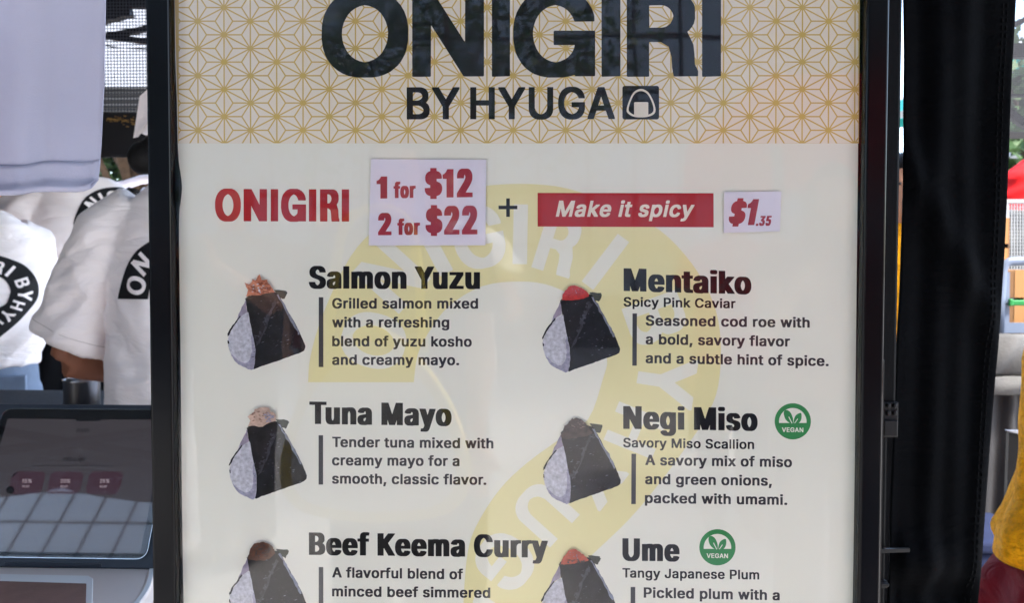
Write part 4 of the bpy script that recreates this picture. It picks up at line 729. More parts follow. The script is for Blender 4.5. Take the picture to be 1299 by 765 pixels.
# printed rice balls
def jag(poly, amp, n=4, seed=1):                      # roughen an outline like a torn edge
    rnd = random.Random(seed); out = []
    for i in range(len(poly)):
        a, b = poly[i], poly[(i+1) % len(poly)]
        for q in range(n):
            t = q/n; out.append((a[0]+(b[0]-a[0])*t + rnd.uniform(-amp, amp), a[1]+(b[1]-a[1])*t + rnd.uniform(-amp, amp)))
    return out
def food(dx, dy, topping, seed):
    rnd = random.Random(seed)
    k = lambda pts: [(275+dx+x/5.272, 335+dy+y/5.272) for x, y in pts]
    flap = k(jag([(385,172),(465,178),(472,195),(452,236),(418,225)], 3, 3, seed))
    body = k(jag(sm2([(192,235),(215,212),(300,202),(388,186),(425,222),(470,305),(540,425),(588,536),(592,560),(574,588),(480,622),(380,658),(290,688),(243,700),(240,600),(235,470),(206,320),(192,235)], 3), 1.6, 2, seed+1))
    front = k(jag([(200,236),(215,214),(300,204),(386,190),(395,235),(345,345),(330,400),(268,545),(240,470),(208,320)], 2.5, 4, seed+2))
    fold = k(jag([(392,235),(400,262),(352,360),(338,420),(285,530),(262,548),(318,440),(330,400),(325,375),(355,320)], 3.5, 4, seed+3))
    rice = k(jag(sm2([(212,322),(238,462),(258,572),(246,702),(192,692),(130,658),(92,592),(78,540),(80,488),(112,420),(160,355),(196,328),(212,322)], 3), 1.4, 2, seed+4))
    shade = k(jag(sm2([(238,462),(258,572),(246,702),(192,692),(130,658),(96,598),(140,640),(190,662),(222,640),(236,580),(230,500),(238,462)], 3), 3, 2, seed+9))
    corner = k(jag([(195,240),(206,320),(160,352),(120,408),(150,330),(180,270)], 3, 3, seed+5))
    line_ = k(jag([(74,486),(74,470),(96,426),(130,380),(158,344),(163,352),(136,388),(104,432),(84,476)], 2.5, 3, seed+6))
    line2 = k(jag([(74,510),(82,512),(84,534),(76,532)], 2, 2, seed+7))
    edge = k(jag([(402,205),(414,205),(470,300),(530,405),(560,470),(548,474),(512,408),(455,300)], 5, 4, seed+8))
    tip = k([(200,236),(190,232),(212,214),(222,216)])
    scr = []
    for i in range(46):
        y = rnd.uniform(240, 640); x = rnd.uniform(225 + (y-240)*.02, 400 + (y-240)*.42)
        L = rnd.uniform(6, 26); w_ = rnd.uniform(.8, 2.2); sl = rnd.uniform(-.5, -.15)
        if y + L*sl > 690 - (x-250)*.33 or x + L > 385 + (y-200)*.5: continue
        scr.append(k([(x,y),(x+L*.5,y+L*.5*sl-w_),(x+L,y+L*sl),(x+L*.5,y+L*.5*sl+w_)]))
    patch = []
    for i in range(26):
        t_ = rnd.random(); cx_, cy_ = 392-125*t_+rnd.gauss(0,9), 245+285*t_+rnd.gauss(0,9)
        patch.append(k(jag(ell(cx_, cy_, rnd.uniform(4,13), rnd.uniform(4,10), 7), 3, 2, seed+60+i)))
    specks = [k(jag(ell(rnd.uniform(300,520), rnd.uniform(420,600), rnd.uniform(2,6), rnd.uniform(2,5), 6), 1.5, 2, seed+20+i)) for i in range(10)]
    specks = [s for s in specks if s[0][1] < 335+dy+(700-(s[0][0]-275-dx)*5.272*.28)/5.272 and s[0][0] > 275+dx+(330/5.272)]
    gs = [([flap], 3), ([body], 0), ([front], 1), ([fold], 2), ([edge], 4), ([corner], 6), ([rice], 5), ([shade], 10), ([line_], 0), ([line2], 0), ([tip], 3)] + [([s], 2 if i % 3 else 4) for i, s in enumerate(scr)] + [([s], 2) for s in patch] + [([s], 2) for s in specks]
    def blob(pts, mi, amp, n, s): gs.append(([k(jag(pts, amp, n, s))], mi))
    def flakes(cx, cy, rx, ry, n, mi, s, sz=(14, 30)):
        rr = random.Random(s)
        for i in range(n):
            a = rr.uniform(0, 6.28); d = rr.random()**.5; x = cx+rx*d*math.cos(a); y = cy+ry*d*math.sin(a); z = rr.uniform(*sz); t = rr.uniform(0, 3.14)
            e = [(x+z*math.cos(t+q)*f, y+z*.6*math.sin(t+q)*f) for q, f in ((0,1),(1,.6),(2.2,.8),(3.1,.9),(4.2,.6),(5.3,.7))]
            gs.append(([k(e)], mi))
    if topping == 'salmon':
        blob([(205,214),(216,172),(190,126),(240,132),(244,100),(270,112),(291,68),(306,106),(345,104),(346,130),(376,155),(392,186),(300,206)], 7, 4, 3, seed); flakes(298,160,72,36,24,8,seed,(9,22)); flakes(290,150,74,44,26,7,seed+1,(9,20)); flakes(298,165,66,34,12,5,seed+2,(5,12)); flakes(292,150,76,46,14,8,seed+3,(6,12))
    if topping == 'roe':
        blob(sm2([(205,224),(210,184),(238,152),(262,128),(300,130),(350,152),(384,190),(372,206),(320,220),(250,226),(205,224)], 3), 7, 2, 2, seed); flakes(295,185,70,26,14,8,seed,(6,12)); flakes(300,165,40,18,6,6,seed+1,(3,6))
    if topping == 'tuna':
        blob([(204,218),(222,186),(200,150),(236,130),(250,98),(300,92),(344,88),(352,116),(386,130),(392,180),(300,214)], 7, 5, 4, seed); flakes(290,155,66,40,14,8,seed,(7,16)); flakes(320,150,62,40,22,7,seed+1,(8,18)); flakes(345,155,36,28,14,9,seed+2,(8,16))
    if topping == 'miso':
        blob([(192,260),(205,208),(236,162),(262,136),(312,134),(352,160),(385,200),(400,240),(330,262),(250,270)], 7, 7, 4, seed); flakes(305,180,60,36,18,8,seed,(4,11)); flakes(290,215,85,36,22,7,seed+1,(8,16))
    if topping == 'beef':
        blob(sm2([(204,236),(215,185),(240,140),(275,124),(330,128),(372,160),(386,196),(330,240),(260,246),(204,236)], 3), 7, 3, 2, seed); flakes(295,180,70,36,26,8,seed,(6,14)); flakes(300,170,60,34,16,2,seed+1,(4,9))
    if topping == 'plum':
        blob(sm2([(206,226),(215,190),(245,150),(272,126),(305,128),(350,160),(388,192),(372,206),(320,216),(250,228),(206,226)], 3), 7, 2.5, 2, seed); flakes(300,205,74,10,14,8,seed,(6,14)); flakes(300,165,50,28,10,4,seed+1,(3,8))
    tops = {'salmon':('salmon','salmon_dark'),'roe':('roe','red_ink'),'tuna':('tuna','tuna_dark'),'miso':('miso','miso_light'),'beef':('beef','miso'),'plum':('plum','miso')}[topping]
    gs = [([[(x, y) for x, y in pl] for pl in ps], mi) for ps, mi in gs]
    printed('dish_picture', gs, poster, 5, [M['nori'], M['nori_front'], M['nori_light'], M['nori_green'], M['sheen'], M['rice'], M['rice_edge'], M[tops[0]], M[tops[1]], M['rice_shade']])
food(0,0,'salmon',1); food(399,3,'roe',2); food(2,164.3,'tuna',3); food(400,170,'miso',4); food(2,328.6,'beef',5); food(397.5,337,'plum',6)

# two paper price notes tucked under the glass
def note(name, label, corners, texts, y):
    t = thing(name, label, 'price note', tuple(P((corners[2][0]+corners[3][0])/2, (corners[2][1]+corners[3][1])/2, -.003)))
    n = MB(); q = [P(x, yy, 0) for x, yy in corners]
    for v in q: v.y = y
    n.slab(q, (0, .0004, 0)); n.build('paper', M['note'], t)
    mb = MB()
    for k, (polys, *_) in enumerate([(p,) for p in texts]):
        vs, fs = fill(polys)
        pts = [P(x, yy, 0) for x, yy in vs]
        for v in pts: v.y = y - .0001 - k*.00006
        mb.add(pts, fs)
    mb.build('price_lettering', M['note_ink'], t)
HV = 'P'
note('price_note', 'white paper note reading 1 for $12 and 2 for $22, tucked into the menu board', [(471.5,202),(617,203),(616,311.2),(468.5,311.5)],
     [line('1',478.5,492,252.3,252,28,HV), line('for',500,528,251.6,251.2,20,HV), line('$12',539.5,600,251.2,250.4,36,HV), line('2',480.5,497.5,298.6,298.4,28,HV), line('for',504.8,533.5,298.2,298,20,HV), line('$22',540.5,606,298,297.4,36,HV)], -.0032)
note('price_note', 'small white paper note reading $1.35 beside the red Make it spicy banner', [(918,243.8),(990,243),(988.2,293.4),(917,295.6)],
     [line('$1',923.5,962,286.2,285.6,33,HV,.18), line('.35',957.5,978,286.6,286.4,12.5,HV,.18)], -.0030)
# ---------------------------------------------------------------- counter, tablet and what lies on it
CZ = .915
up = Vector((0,0,1)); o_c = Vector((0,0,CZ))
def C(px, py): return PP(px, py, o_c, up)
pts = [C(x, y) for x, y in sm2([(176,768),(184,757),(190.5,746),(194,735),(195.5,727),(195.8,716)], 4)]
back = .42
def on_counter(p): return Vector((p.x, p.y, CZ))
poly = [Vector((-1.5, pts[0].y-.10, CZ))] + [Vector((pts[0].x-.05, pts[0].y-.10, CZ))] + pts + [Vector((pts[-1].x, back, CZ)), Vector((-1.5, back, CZ))]
ctr = thing('service_counter', 'pale service counter with a rounded white edge under the tablet', 'counter', (-.9, .25, 0))
m_ = MB(); m_.slab(poly, (0,0,-.03)); m_.build('counter_top', M['counter'], ctr, bevel=.004, seg=3)
m_ = MB(); m_.box(-1.48, pts[-1].x-.012, pts[0].y-.06, back-.015, 0, CZ-.031); m_.build('counter_base', M['counter_body'], ctr)
sl = MB(); e_ = [Vector((p.x, p.y, CZ+.0015)) for p in pts]
e2 = [Vector((p.x-.006, p.y, CZ+.0015)) for p in pts]
for i in range(len(e_)-1): sl.quad(e_[i]+Vector((-.0005,0,0)), e_[i+1]+Vector((-.0005,0,0)), e2[i+1], e2[i])
sl.build('edge_trim', M['white_metal'], ctr)

pl = thing('table_placard', 'brown card in a white border lying on the counter below the tablet', 'placard', tuple(C(55, 755)))
def flat(pxs, z, h, mt, nm, par, **k):
    mb = MB(); mb.slab([PP(x, y, Vector((0,0,z)), up) for x, y in pxs], (0,0,-h)); return mb.build(nm, mt, par, **k)
flat([(-70,727),(112,730.5),(118,734),(117,800),(-80,800)], CZ+.006, .0055, M['white_metal'], 'border', pl, bevel=.001)
flat([(-70,735.5),(109.5,740.8),(108,800),(-80,800)], CZ+.008, .0018, M['brown'], 'card', pl)

# the tablet: reclined on its stand
T0 = P(100, 721, .25); el = R(62); TU = Vector((0, math.cos(el), math.sin(el))); TN = Vector((0, -math.sin(el), math.cos(el)))
def TB(px, py, h=0): 
    o = T0 + TN*h; return PP(px, py, o, TN)
tab = thing('tablet', 'dark tablet tilted on the counter, showing a dim tip screen with three buttons', 'tablet', tuple(T0))
def th(v): return v - T0
bl, br_ = TB(100,722), TB(100,519); hgt = (br_-bl).length
xc = TB(90, 620).x; hw = TB(207, 708).x - xc
def tp(u, v, h): return T0 + Vector((xc + u - T0.x, 0, 0)) + TU*v + TN*h
def rr_t(hw, v0, v1, r, h, n=6):
    return [tp(x, y, h) for x, y in rrect(-hw, v0, hw, v1, r, n)]
def plate(name, hw, v0, v1, r, h0, h1, mt, bevel=0):
    mb = MB(); a = rr_t(hw, v0, v1, r, h1); mb.slab(a, TN*(h0-h1)); return mb.build(name, mt, tab, bevel=bevel)
plate('case', hw, 0, hgt, .010, -.014, 0, M['slate'], .0012)
gx = TB(189, 660).x - xc; gv0 = (TB(100,710.5)-bl).length; gv1 = (TB(100,525.5)-bl).length
gx = TB(195.8, 660).x - xc
def ring_plate(name, hw, v0, v1, r, wd, h, mt):
    a = rr_t(hw, v0, v1, r, h); b = rr_t(hw-wd, v0+wd, v1-wd, r-wd, h); n = len(a); mb = MB()
    for i in range(n): j = (i+1) % n; mb.quad(a[i], a[j], b[j], b[i])
    return mb.build(name, mt, tab)
plate('bezel', gx, gv0, gv1, .012, -.001, .0016, M['bezel'])
ring_plate('rim', gx+.0002, gv0-.0002, gv1+.0002, .0122, .0007, .0021, M['rim'])
sv0 = (TB(100,703)-bl).length; sv1 = (TB(100,538)-bl).length; sx = gx-.009
plate('display', sx, sv0, sv1, .003, .0015, .0018, M['scr'])
UI = [0]
def ui(name, polys, mt):
    UI[0] += 1; vs, fs = fill(polys); mb = MB(); mb.add([TB(x, y, .0019+UI[0]*.00002) for x, y in vs], fs); return mb.build(name, mt, tab)
def btn(x0, x1, y0, y1, s=.235):
    q = rrect(x0, y0, x1, y1, 6); return [(x + (y1-y)*s - (y1-y0)*s/2, y) for x, y in q]
for i, (x0, x1, a, b_) in enumerate(((13,55,'15%','$1.80'),(61.5,103.5,'20%','$2.40'),(111,153.5,'25%','$3.00'))):
    cx_ = (x0+x1)/2
    bt = ui('tip_button', [btn(x0, x1, 598.5, 627)], M['scr_btn'])
    ui('button_lettering', line(a, cx_-6, cx_+6.5, 613, 613, 5, 'D', .2) + line(b_, cx_-6, cx_+3, 619, 619, 3.2, 'D', .2), M['scr_lt'])
    
ui('screen_lettering', line('Add a tip?', 79, 109, 585.5, 585.5, 5.6, 'D', .2), M['scr_txt'])
ui('screen_lettering', line('$12.00', 97, 113, 548, 548, 4.4, 'D', .15), M['scr_txt'])
ui('screen_lettering', line('No Tip', 76, 90, 638, 638, 3.4, 'D', .2), M['scr_txt'])
ui('rule_line', [rect(40,590.6,142,591.3)], M['scr_txt'])
ui('dark_mark', [ell(13,622,5,4.8,20)], M['bezel'])  # dark dot and arc beside the first button
ui('dark_mark', [[(14,607),(17,601.5),(23,598.2),(22,600.5),(18,603.5)]], M['bezel'])
ui('camera_notch', [rrect(96,528.5,128,534.5,2)], M['bezel'])
pn = MB(); d_ = rr_t(gx-.0006, gv0+.0006, gv1-.0006, .0114, .0030); pn.slab(d_, TN*-.0006); pn.build('screen_glass', M['tglass'], tab)
s_ = MB(); b0 = tp(0,.02,-.016)
s_.slab([tp(-.05,.0,-.016), tp(.05,.0,-.016), tp(.05,.10,-.016), tp(-.05,.10,-.016)], (0,.001,-.0))
s_ = MB(); a_ = tp(0, hgt*.55, -.02)
s_.bar(tp(0, hgt*.55, -.018), Vector((xc, a_.y+.045, CZ+.004)), .006, .08, up=(1,0,0)); s_.box(xc-.06, xc+.06, T0.y+.0, a_.y+.06, CZ+.0005, CZ+.006)
s_.build('stand', M['slate'], tab, bevel=.001)

# ---------------------------------------------------------------- hanging T-shirt, top left, its hem towards us
def cloth_grid(fn, nu, nv, thick, name, mt, parent=None, smooth=True):
    mb = MB(); A = [[Vector(fn(u/nu, v/nv)) for u in range(nu+1)] for v in range(nv+1)]
    fs = [(v*(nu+1)+u, v*(nu+1)+u+1, (v+1)*(nu+1)+u+1, (v+1)*(nu+1)+u) for v in range(nv) for u in range(nu)]
    mb.add([p for r_ in A for p in r_], fs)
    o = mb.build(name, mt, parent, smooth=smooth)
    s = o.modifiers.new('solid', 'SOLIDIFY'); s.thickness = thick; s.offset = 0
    return o
HYs = .30
hx0, hz1 = P(-330,0,HYs).x, 2.04
hs = thing('hanging_shirt', 'white cotton T-shirt hung up at the top left, its hem in view', 'T-shirt', ((P(-100,0,HYs).x), HYs, hz1))
redge = [(-1.0,(146,0)),(-.4,(141,0)),(0,(136.8,0)),(.4,(133,0)),(.75,(127.5,0)),(.93,(123,0)),(1.0,(118,0))]
def rx(t):
    for (a, (x0, _)), (b, (x1, _)) in zip(redge, redge[1:]):
        if t <= b: return x0 + (x1-x0)*(t-a)/(b-a)
    return redge[-1][1][0]
def hang(u, v):
    py = -460 + v*(460+244); t = py/244 if py > 0 else py/460
    px = -330 + u*(rx(t)+330); py += (1-u)*14*max(0, t) - (5*max(0,(u-.96)/.04)**2)*max(0,t)
    w = .010*math.sin(u*17+v*2) + .006*math.sin(u*31-v*5+1) + .006*noise.noise(Vector((u*6, v*5, 3)))
    p = P(px, py, HYs); p.y = HYs + w*(.4+.6*v) - .012*(v > 0.985); return p
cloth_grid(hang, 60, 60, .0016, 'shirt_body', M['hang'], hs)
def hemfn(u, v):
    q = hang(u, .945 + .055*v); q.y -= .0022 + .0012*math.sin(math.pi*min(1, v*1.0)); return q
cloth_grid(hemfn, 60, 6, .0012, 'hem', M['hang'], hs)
hg = MB(); hcx = P(-100,0,HYs).x; hg.tube([Vector((hcx-.2,HYs,hz1-.06)), Vector((hcx,HYs,hz1+.06)), Vector((hcx+.2,HYs,hz1-.06))], .006, 8)
hg.tube([Vector((hcx,HYs,hz1+.06)), Vector((hcx,HYs,2.98))], .003, 8); hg.build('hanger', M['plastic'], hs, smooth=True)

# ---------------------------------------------------------------- black curtain tied to the tent leg
CY = .235
le = [(-220,1150),(0,1146),(70,1147),(250,1145),(370,1141.5),(430,1138),(540,1134),(640,1130),(765,1127),(1300,1118),(1700,1110)]
re = [(-220,1296),(0,1288),(100,1282.5),(200,1279),(330,1273),(450,1264.5),(540,1256.5),(640,1249),(765,1240.5),(1300,1222),(1700,1214)]
def ev(tab_, y):
    for (a, x0), (b, x1) in zip(tab_, tab_[1:]):
        if y <= b: return x0+(x1-x0)*(y-a)/(b-a)
    return tab_[-1][1]
def cur(u, v):
    py = -500 + v*2280; py2 = max(py, -220)
    a, b = ev(le, py2), ev(re, py2); px = a + (b-a)*u
    env = min(1, u*8)*min(1, (1-u)*8)
    w = .003*math.sin(u*9+v*3)*env + .0015*math.sin(u*23-v*9)*env + .006*noise.noise(Vector((u*2.5+v*2, v*11, 1)))*env
    w += -.016*math.exp(-((py-712)/26)**2)*env*(.6+.4*math.sin(u*5)) + .012*math.exp(-((py-755)/18)**2)*env
    w += -.010*math.exp(-(((px-1200)+(py-300)*-.55)/22)**2)*env
    p = P(px, py, CY); p.y = CY + w; return p
ct = thing('curtain_panel', 'black fabric curtain hanging beside the menu board, tied to the tent leg', 'curtain', tuple(P(1190, 1700, CY)))
cloth_grid(cur, 46, 150, .003, 'curtain_fabric', M['curtain'], ct)
st = MB()
for off in (.885, .925):
    k = 0
    for i in range(150):
        v0 = .2 + i*.0042; a, b = cur(off, v0), cur(off, v0+.0026); a.y -= .0022; b.y -= .0022; st.bar(a, b, .0012, .0012)
st.build('stitching', M['stitch'], ct)
tie = MB(); q = P(1137, 697, .19); 
tie.bar(P(1117,699,.155), P(1153,698,.16), .004, .004); tie.build('tie_strap', M['plastic'], ct)

# ---------------------------------------------------------------- people
def person(name, label, loc, rotz, sc, shirt, hem, legs, hair_style, arms, sleeve=.62, sk='skin', emblem=None, group=None, loose=1.0, head=(0,0), hem_flare=1.0, hair='hair', category='person', voxel=.009, skirt=1.0):
    t = thing(name, label, category, loc, rotz, group); t.scale = (sc, sc, sc)
    b = MB()
    hx, hy = head
    b.tube([(0,0,1.36),(hx*.4,.0+hy*.3,1.46),(hx*.8,.012+hy*.8,1.54)], [.075,.056,.055], 14)
    H = Vector((hx, .02+hy, 1.615))
    b.ball(H, (.074,.092,.112), 20, 14); b.ball(H+Vector((0,.05,-.055)), (.052,.05,.055), 14, 10)
    b.ball(H+Vector((0,.099,-.012)), (.014,.016,.022), 10, 8)
    for s in (-1, 1): b.ball(H+Vector((.076*s,-.005,-.008)), (.010,.02,.030), 8, 8); b.ball(H+Vector((.03*s,.085,.022)), (.022,.012,.009), 8, 6)
    tr_ = [(.88,.150,.100),(1.0,.150,.105),(1.15,.150,.105),(1.3,.165,.105),(1.38,.16,.09),(1.44,.10,.065)]
    b.rings([[Vector((rx_*math.cos(a), ry_*math.sin(a), z)) for a in (2*math.pi*i/18 for i in range(18))] for z, rx_, ry_ in tr_])
    for s in (-1, 1):
        b.tube([(.085*s,0,.95),(.09*s,.01,.75),(.092*s,.012,.5),(.094*s,0,.3),(.095*s,-.01,.085)], [.092,.086,.062,.056,.042], 14)
        b.tube([(.095*s,-.05,.045),(.098*s,.05,.04),(.102*s,.16,.028)], [.042,.044,.03], 12)
    AR = []
    for s, (sh, elb, wr, hd_) in zip((-1, 1), arms):
        sh, elb, wr, hd_ = Vector(sh), Vector(elb), Vector(wr), Vector(hd_).normalized()
        AR.append((s, sh, elb, wr))
        b.tube([sh, sh.lerp(elb,.5), elb], [.055,.048,.041], 12); b.tube([elb, elb.lerp(wr,.3), wr], [.042,.041,.027], 12)
        side = hd_.cross(Vector((0,0,1))); side = (side if side.length > .2 else Vector((1,0,0))).normalized(); nrm = side.cross(hd_).normalized()
        pc = wr + hd_*.05
        pr = [[wr+hd_*d + side*(w_*math.cos(a)) + nrm*(h_*math.sin(a)) for a in (2*math.pi*i/12 for i in range(12))] for d, w_, h_ in ((-.01,.026,.02),(.03,.036,.017),(.07,.042,.016),(.092,.04,.013))]
        b.rings(pr)
        for f in range(4):
            o_ = side*(.030-.020*f); L = (.066,.078,.072,.055)[f]; p0 = wr+hd_*.085+o_
            b.tube([p0-hd_*.02, p0+hd_*L*.45-nrm*.004, p0+hd_*L*.8-nrm*.018, p0+hd_*L-nrm*.034], [.0105,.010,.0095,.008], 8)
        p0 = wr+hd_*.03+side*.028; b.tube([p0, p0+side*.028+hd_*.025-nrm*.008, p0+side*.038+hd_*.055-nrm*.016], [.014,.0125,.010], 8)
    body = fuse(b, voxel, 3); body.build('body', M[sk], t, smooth=True, local=True)
    for s in (-1, 1):
        e = MB(); e.ball(H+Vector((.030*s,.087,.012)), (.011,.008,.006), 10, 8); e.build('eye', M['eye'], t, smooth=True, local=True)
    e = MB(); e.ball(H+Vector((0,.096,-.052)), (.022,.010,.007), 12, 8); e.build('mouth', M['lips'], t, smooth=True, local=True)
    # shirt
    g_ = MB(); f = loose
    rows = [(hem,.205*hem_flare,.150*hem_flare,0),(hem+.03,.204*hem_flare,.15*hem_flare,0),(max(hem+.1,1.02),.197*f,.140*f,0),(1.15,.195*f,.135*f,0),(1.27,.200*f,.132,0),(1.36,.198,.118,0),(1.415,.172,.098,-.004),(1.448,.150,.086,-.006),(1.478,.112,.074,-.004),(1.498,.074,.064,0)]
    g_.rings([[Vector((rx_*abs(math.cos(a))**.8*(1 if math.cos(a) >= 0 else -1), y0+ry_*abs(math.sin(a))**.85*(1 if math.sin(a) >= 0 else -1), z)) for a in (2*math.pi*i/36 for i in range(36))] for z, rx_, ry_, y0 in rows])
    for s, sh, elb, wr in AR:
        d = elb-sh; e1 = sh + d*sleeve
        g_.tube([sh-Vector((.05*s,0,-.02)), sh+d*.12, sh+d*sleeve*.45, sh+d*sleeve*.8, e1], [.070,.080*f**.5,.082*f,.086*f,.087*f], 20)
    sh_ = fuse(g_, .008, 4)
    seed = random.random()*50
    bm = bmesh.new(); me = sh_.mesh('tmp'); bm.from_mesh(me); bmesh.ops.recalc_face_normals(bm, faces=bm.faces); bm.normal_update()
    for v in bm.verts:
        c = v.co; low = max(0, min(1, (1.45-c.z)/.5)); arm = max(0, min(1, (abs(c.x)-.17)/.06))
        q = noise.noise(Vector((c.x*7 + c.z*4 + seed, c.y*7, c.z*5 - c.x*5)))
        r2 = 1-abs(noise.noise(Vector((c.x*11 - c.z*7*(1 if c.x > 0 else -1), c.y*9 + seed, c.z*6.5))))*2
        r3 = 1-abs(noise.noise(Vector((c.x*5 + seed, c.y*6, c.z*20 + c.x*16*(1 if c.x > 0 else -1)))))*2
        hemb = 0
        for s, sh0, el0, wr in AR:
            ax = (el0-sh0); tt = (c-sh0).dot(ax)/ax.length_squared; rd = (c-sh0-ax*tt).length
            if rd < .13 and sleeve*.88 < tt < sleeve*1.05: hemb = .0016
        if c.z < hem+.028: hemb = .0014
        if hem_flare > 1.1 and c.z < 1.3 and abs(c.x) < .4: hemb += .010*math.sin(math.atan2(c.y, c.x)*10 + c.z*5)*(1.3-c.z)/.4
        v.co = c + v.normal*((.008*q + .010*r2)*(.35+.65*low) + .010*r3*arm*(1 if r3 > 0 else .4) + hemb)
    bm.to_mesh(me); bm.free()
    sm_ = MB(); sm_.add([v.co.copy() for v in me.vertices], [tuple(p.vertices) for p in me.polygons])
    bv = BVHTree.FromPolygons([tuple(v.co) for v in me.vertices], [tuple(p.vertices) for p in me.polygons]); bpy.data.meshes.remove(me)
    so = sm_.build('shirt', M[shirt], t, smooth=True, local=True)
    if hair_style == 'cap':                       # stitched hem of the sleeve nearest to us
        s, sh0, el0, wr = AR[0]; ax = el0-sh0; dn = ax.normalized(); u1 = dn.cross(Vector((0,1,0))).normalized(); u2 = dn.cross(u1); e1 = sh0+ax*(sleeve*.915); rr_ = []
        for i in range(72):
            a = 2*math.pi*i/72; dr = u1*math.cos(a)+u2*math.sin(a); h = bv.ray_cast(e1+dr*.16, -dr)
            d_ = (h[0]-e1).length if h[0] is not None else .1
            rr_.append(min(d_, .108))
        rr_ = [(rr_[i-1]+rr_[i]*2+rr_[(i+1) % 72])/4 for i in range(72)]
        se = MB(); se.tube([e1+(u1*math.cos(2*math.pi*i/72)+u2*math.sin(2*math.pi*i/72))*(rr_[i % 72]+.0002) for i in range(73)], .0008, 6)
        se.build('hem_seam', M['counter'], so, local=True)
    if emblem:
        ex, ez, s_e = emblem
        for nm, shapes, mt, lift in (('emblem', [[RING]], M['shirt_ink'], .0026), ('emblem_lettering', RING_L, M[shirt], .0045)):
            vs, fs = [], []
            for polys in shapes:
                v_, f_ = fill([[((x-653)*s_e+ex, -(y-485)*s_e+ez) for x, y in pl] for pl in polys]); k0 = len(vs)
                vs += v_; fs += [tuple(i+k0 for i in q) for q in f_]
            bm = bmesh.new(); vv = [bm.verts.new((x, 0, z)) for x, z in vs]
            for f_ in fs:
                try: bm.faces.new([vv[i] for i in f_])
                except ValueError: pass
            for k in range(-17, 18):
                for no, co in (((1,0,0),(ex+k*.010,0,0)), ((0,0,1),(0,0,ez+k*.010))):
                    bmesh.ops.bisect_plane(bm, geom=bm.verts[:]+bm.edges[:]+bm.faces[:], plane_co=co, plane_no=no)
            bm.verts.index_update(); em = MB(); pv = []
            for v in bm.verts:
                h = bv.ray_cast(Vector((v.co.x, -.6, v.co.z)), Vector((0,1,0)))
                pv.append(Vector((v.co.x, (h[0].y if h[0] is not None else -.1)-lift, v.co.z)))
            em.add(pv, [tuple(v.index for v in f_.verts) for f_ in bm.faces]); bm.free()
            em.build(nm, mt, so, local=True)
    if hem_flare > 1.1:                           # turned-up hem band with a crisp lower edge
        hb_ = MB(); n = 60
        def hr(z, k): return [Vector((.205*hem_flare*k*abs(math.cos(a))**.8*(1 if math.cos(a) >= 0 else -1), .150*hem_flare*k*abs(math.sin(a))**.85*(1 if math.sin(a) >= 0 else -1), z+.006*math.sin(3*a))) for a in (2*math.pi*i/n for i in range(n))]
        hb_.rings([hr(hem+.034,.985), hr(hem+.03,1.012), hr(hem+.015,1.028), hr(hem-.012,1.045), hr(hem-.013,1.03), hr(hem+.015,.99), hr(hem+.03,.97)], caps=False)
        hb_.build('hem_band', M[shirt], so, smooth=True, local=True)
    # lower clothing
    if legs:
        l_ = MB(); kind, lm = legs
        if kind == 'trousers':
            l_.rings([[Vector((rx_*math.cos(a), ry_*math.sin(a), z)) for a in (2*math.pi*i/24 for i in range(24))] for z, rx_, ry_ in ((.84,.185,.130),(.95,.178,.125),(1.06,.165,.118))])
            for s in (-1, 1): l_.tube([(.085*s,0,.9),(.095*s,.005,.7),(.10*s,.01,.45),(.102*s,-.004,.08)], [.105,.10,.085,.082], 18)
        else:
            l_.rings([[Vector((rx_*math.cos(a), ry_*math.sin(a), z)) for a in (2*math.pi*i/30 for i in range(30))] for z, rx_, ry_ in ((.32,.30*skirt,.26*skirt),(.6,.26*skirt,.21*skirt),(.85,.205*skirt,.155*skirt),(1.0,.175,.125))])
        lo = fuse(l_, .010, 4)
        for v in lo.v: 
            n_ = noise.noise(Vector((v.x*9, v.y*9, v.z*4+seed))); r_ = Vector((v.x, v.y, 0)); v += r_.normalized()*(.007*n_ + (.026*math.sin(math.atan2(v.y, v.x)*11 + v.z*3)*max(0, min(1, (1.0-v.z)*2.2)) if kind == 'skirt' else 0)) if r_.length > .01 else Vector()
        lo.build(kind, M[lm], t, smooth=True, local=True)
        for s in (-1, 1):
            if kind == 'trousers':
                pk = MB(); pk.rings([[Vector((.10*s+x*.055, -.142+.0*z, .88+z*.075)) for x, z in ((-1,1),(1,1),(1,-.7),(0,-1),(-1,-.7))], [Vector((.10*s+x*.055, -.10, .88+z*.075)) for x, z in ((-1,1),(1,1),(1,-.7),(0,-1),(-1,-.7))]]); pk.build('pocket', M[lm], t, local=True, bevel=.003)
            shoe = MB(); shoe.tube([(.095*s,-.075,.045),(.096*s,-.02,.05),(.098*s,.06,.046),(.103*s,.175,.034),(.104*s,.20,.03)], [.03,.054,.055,.044,.022], 14)
            shoe.build('shoe', M['black_cloth'], t, smooth=True, local=True)
    # hair
    if hair_style:
        h_ = MB(); n, k = 26, 18
        for i in range(k+1):
            for j in range(n):
                th_ = math.pi*i/k; a = 2*math.pi*j/n
                d = Vector((math.sin(th_)*math.cos(a), math.sin(th_)*math.sin(a), math.cos(th_)))
                face = max(0, d.y); low = max(0, -d.z)
                rr_ = 1.13 + .03*noise.noise(d*4+Vector((seed,0,0)))
                if face > .35 and d.z < .55: rr_ = .86
                if low > .55 and hair_style != 'long': rr_ = .86
                h_.v.append(H + Vector((d.x*.076*rr_, d.y*.094*rr_-.004, d.z*.113*rr_)))
        for i in range(k):
            for j in range(n): h_.f.append((i*n+j, (i+1)*n+j, (i+1)*n+(j+1) % n, i*n+(j+1) % n)); h_.m.append(0)
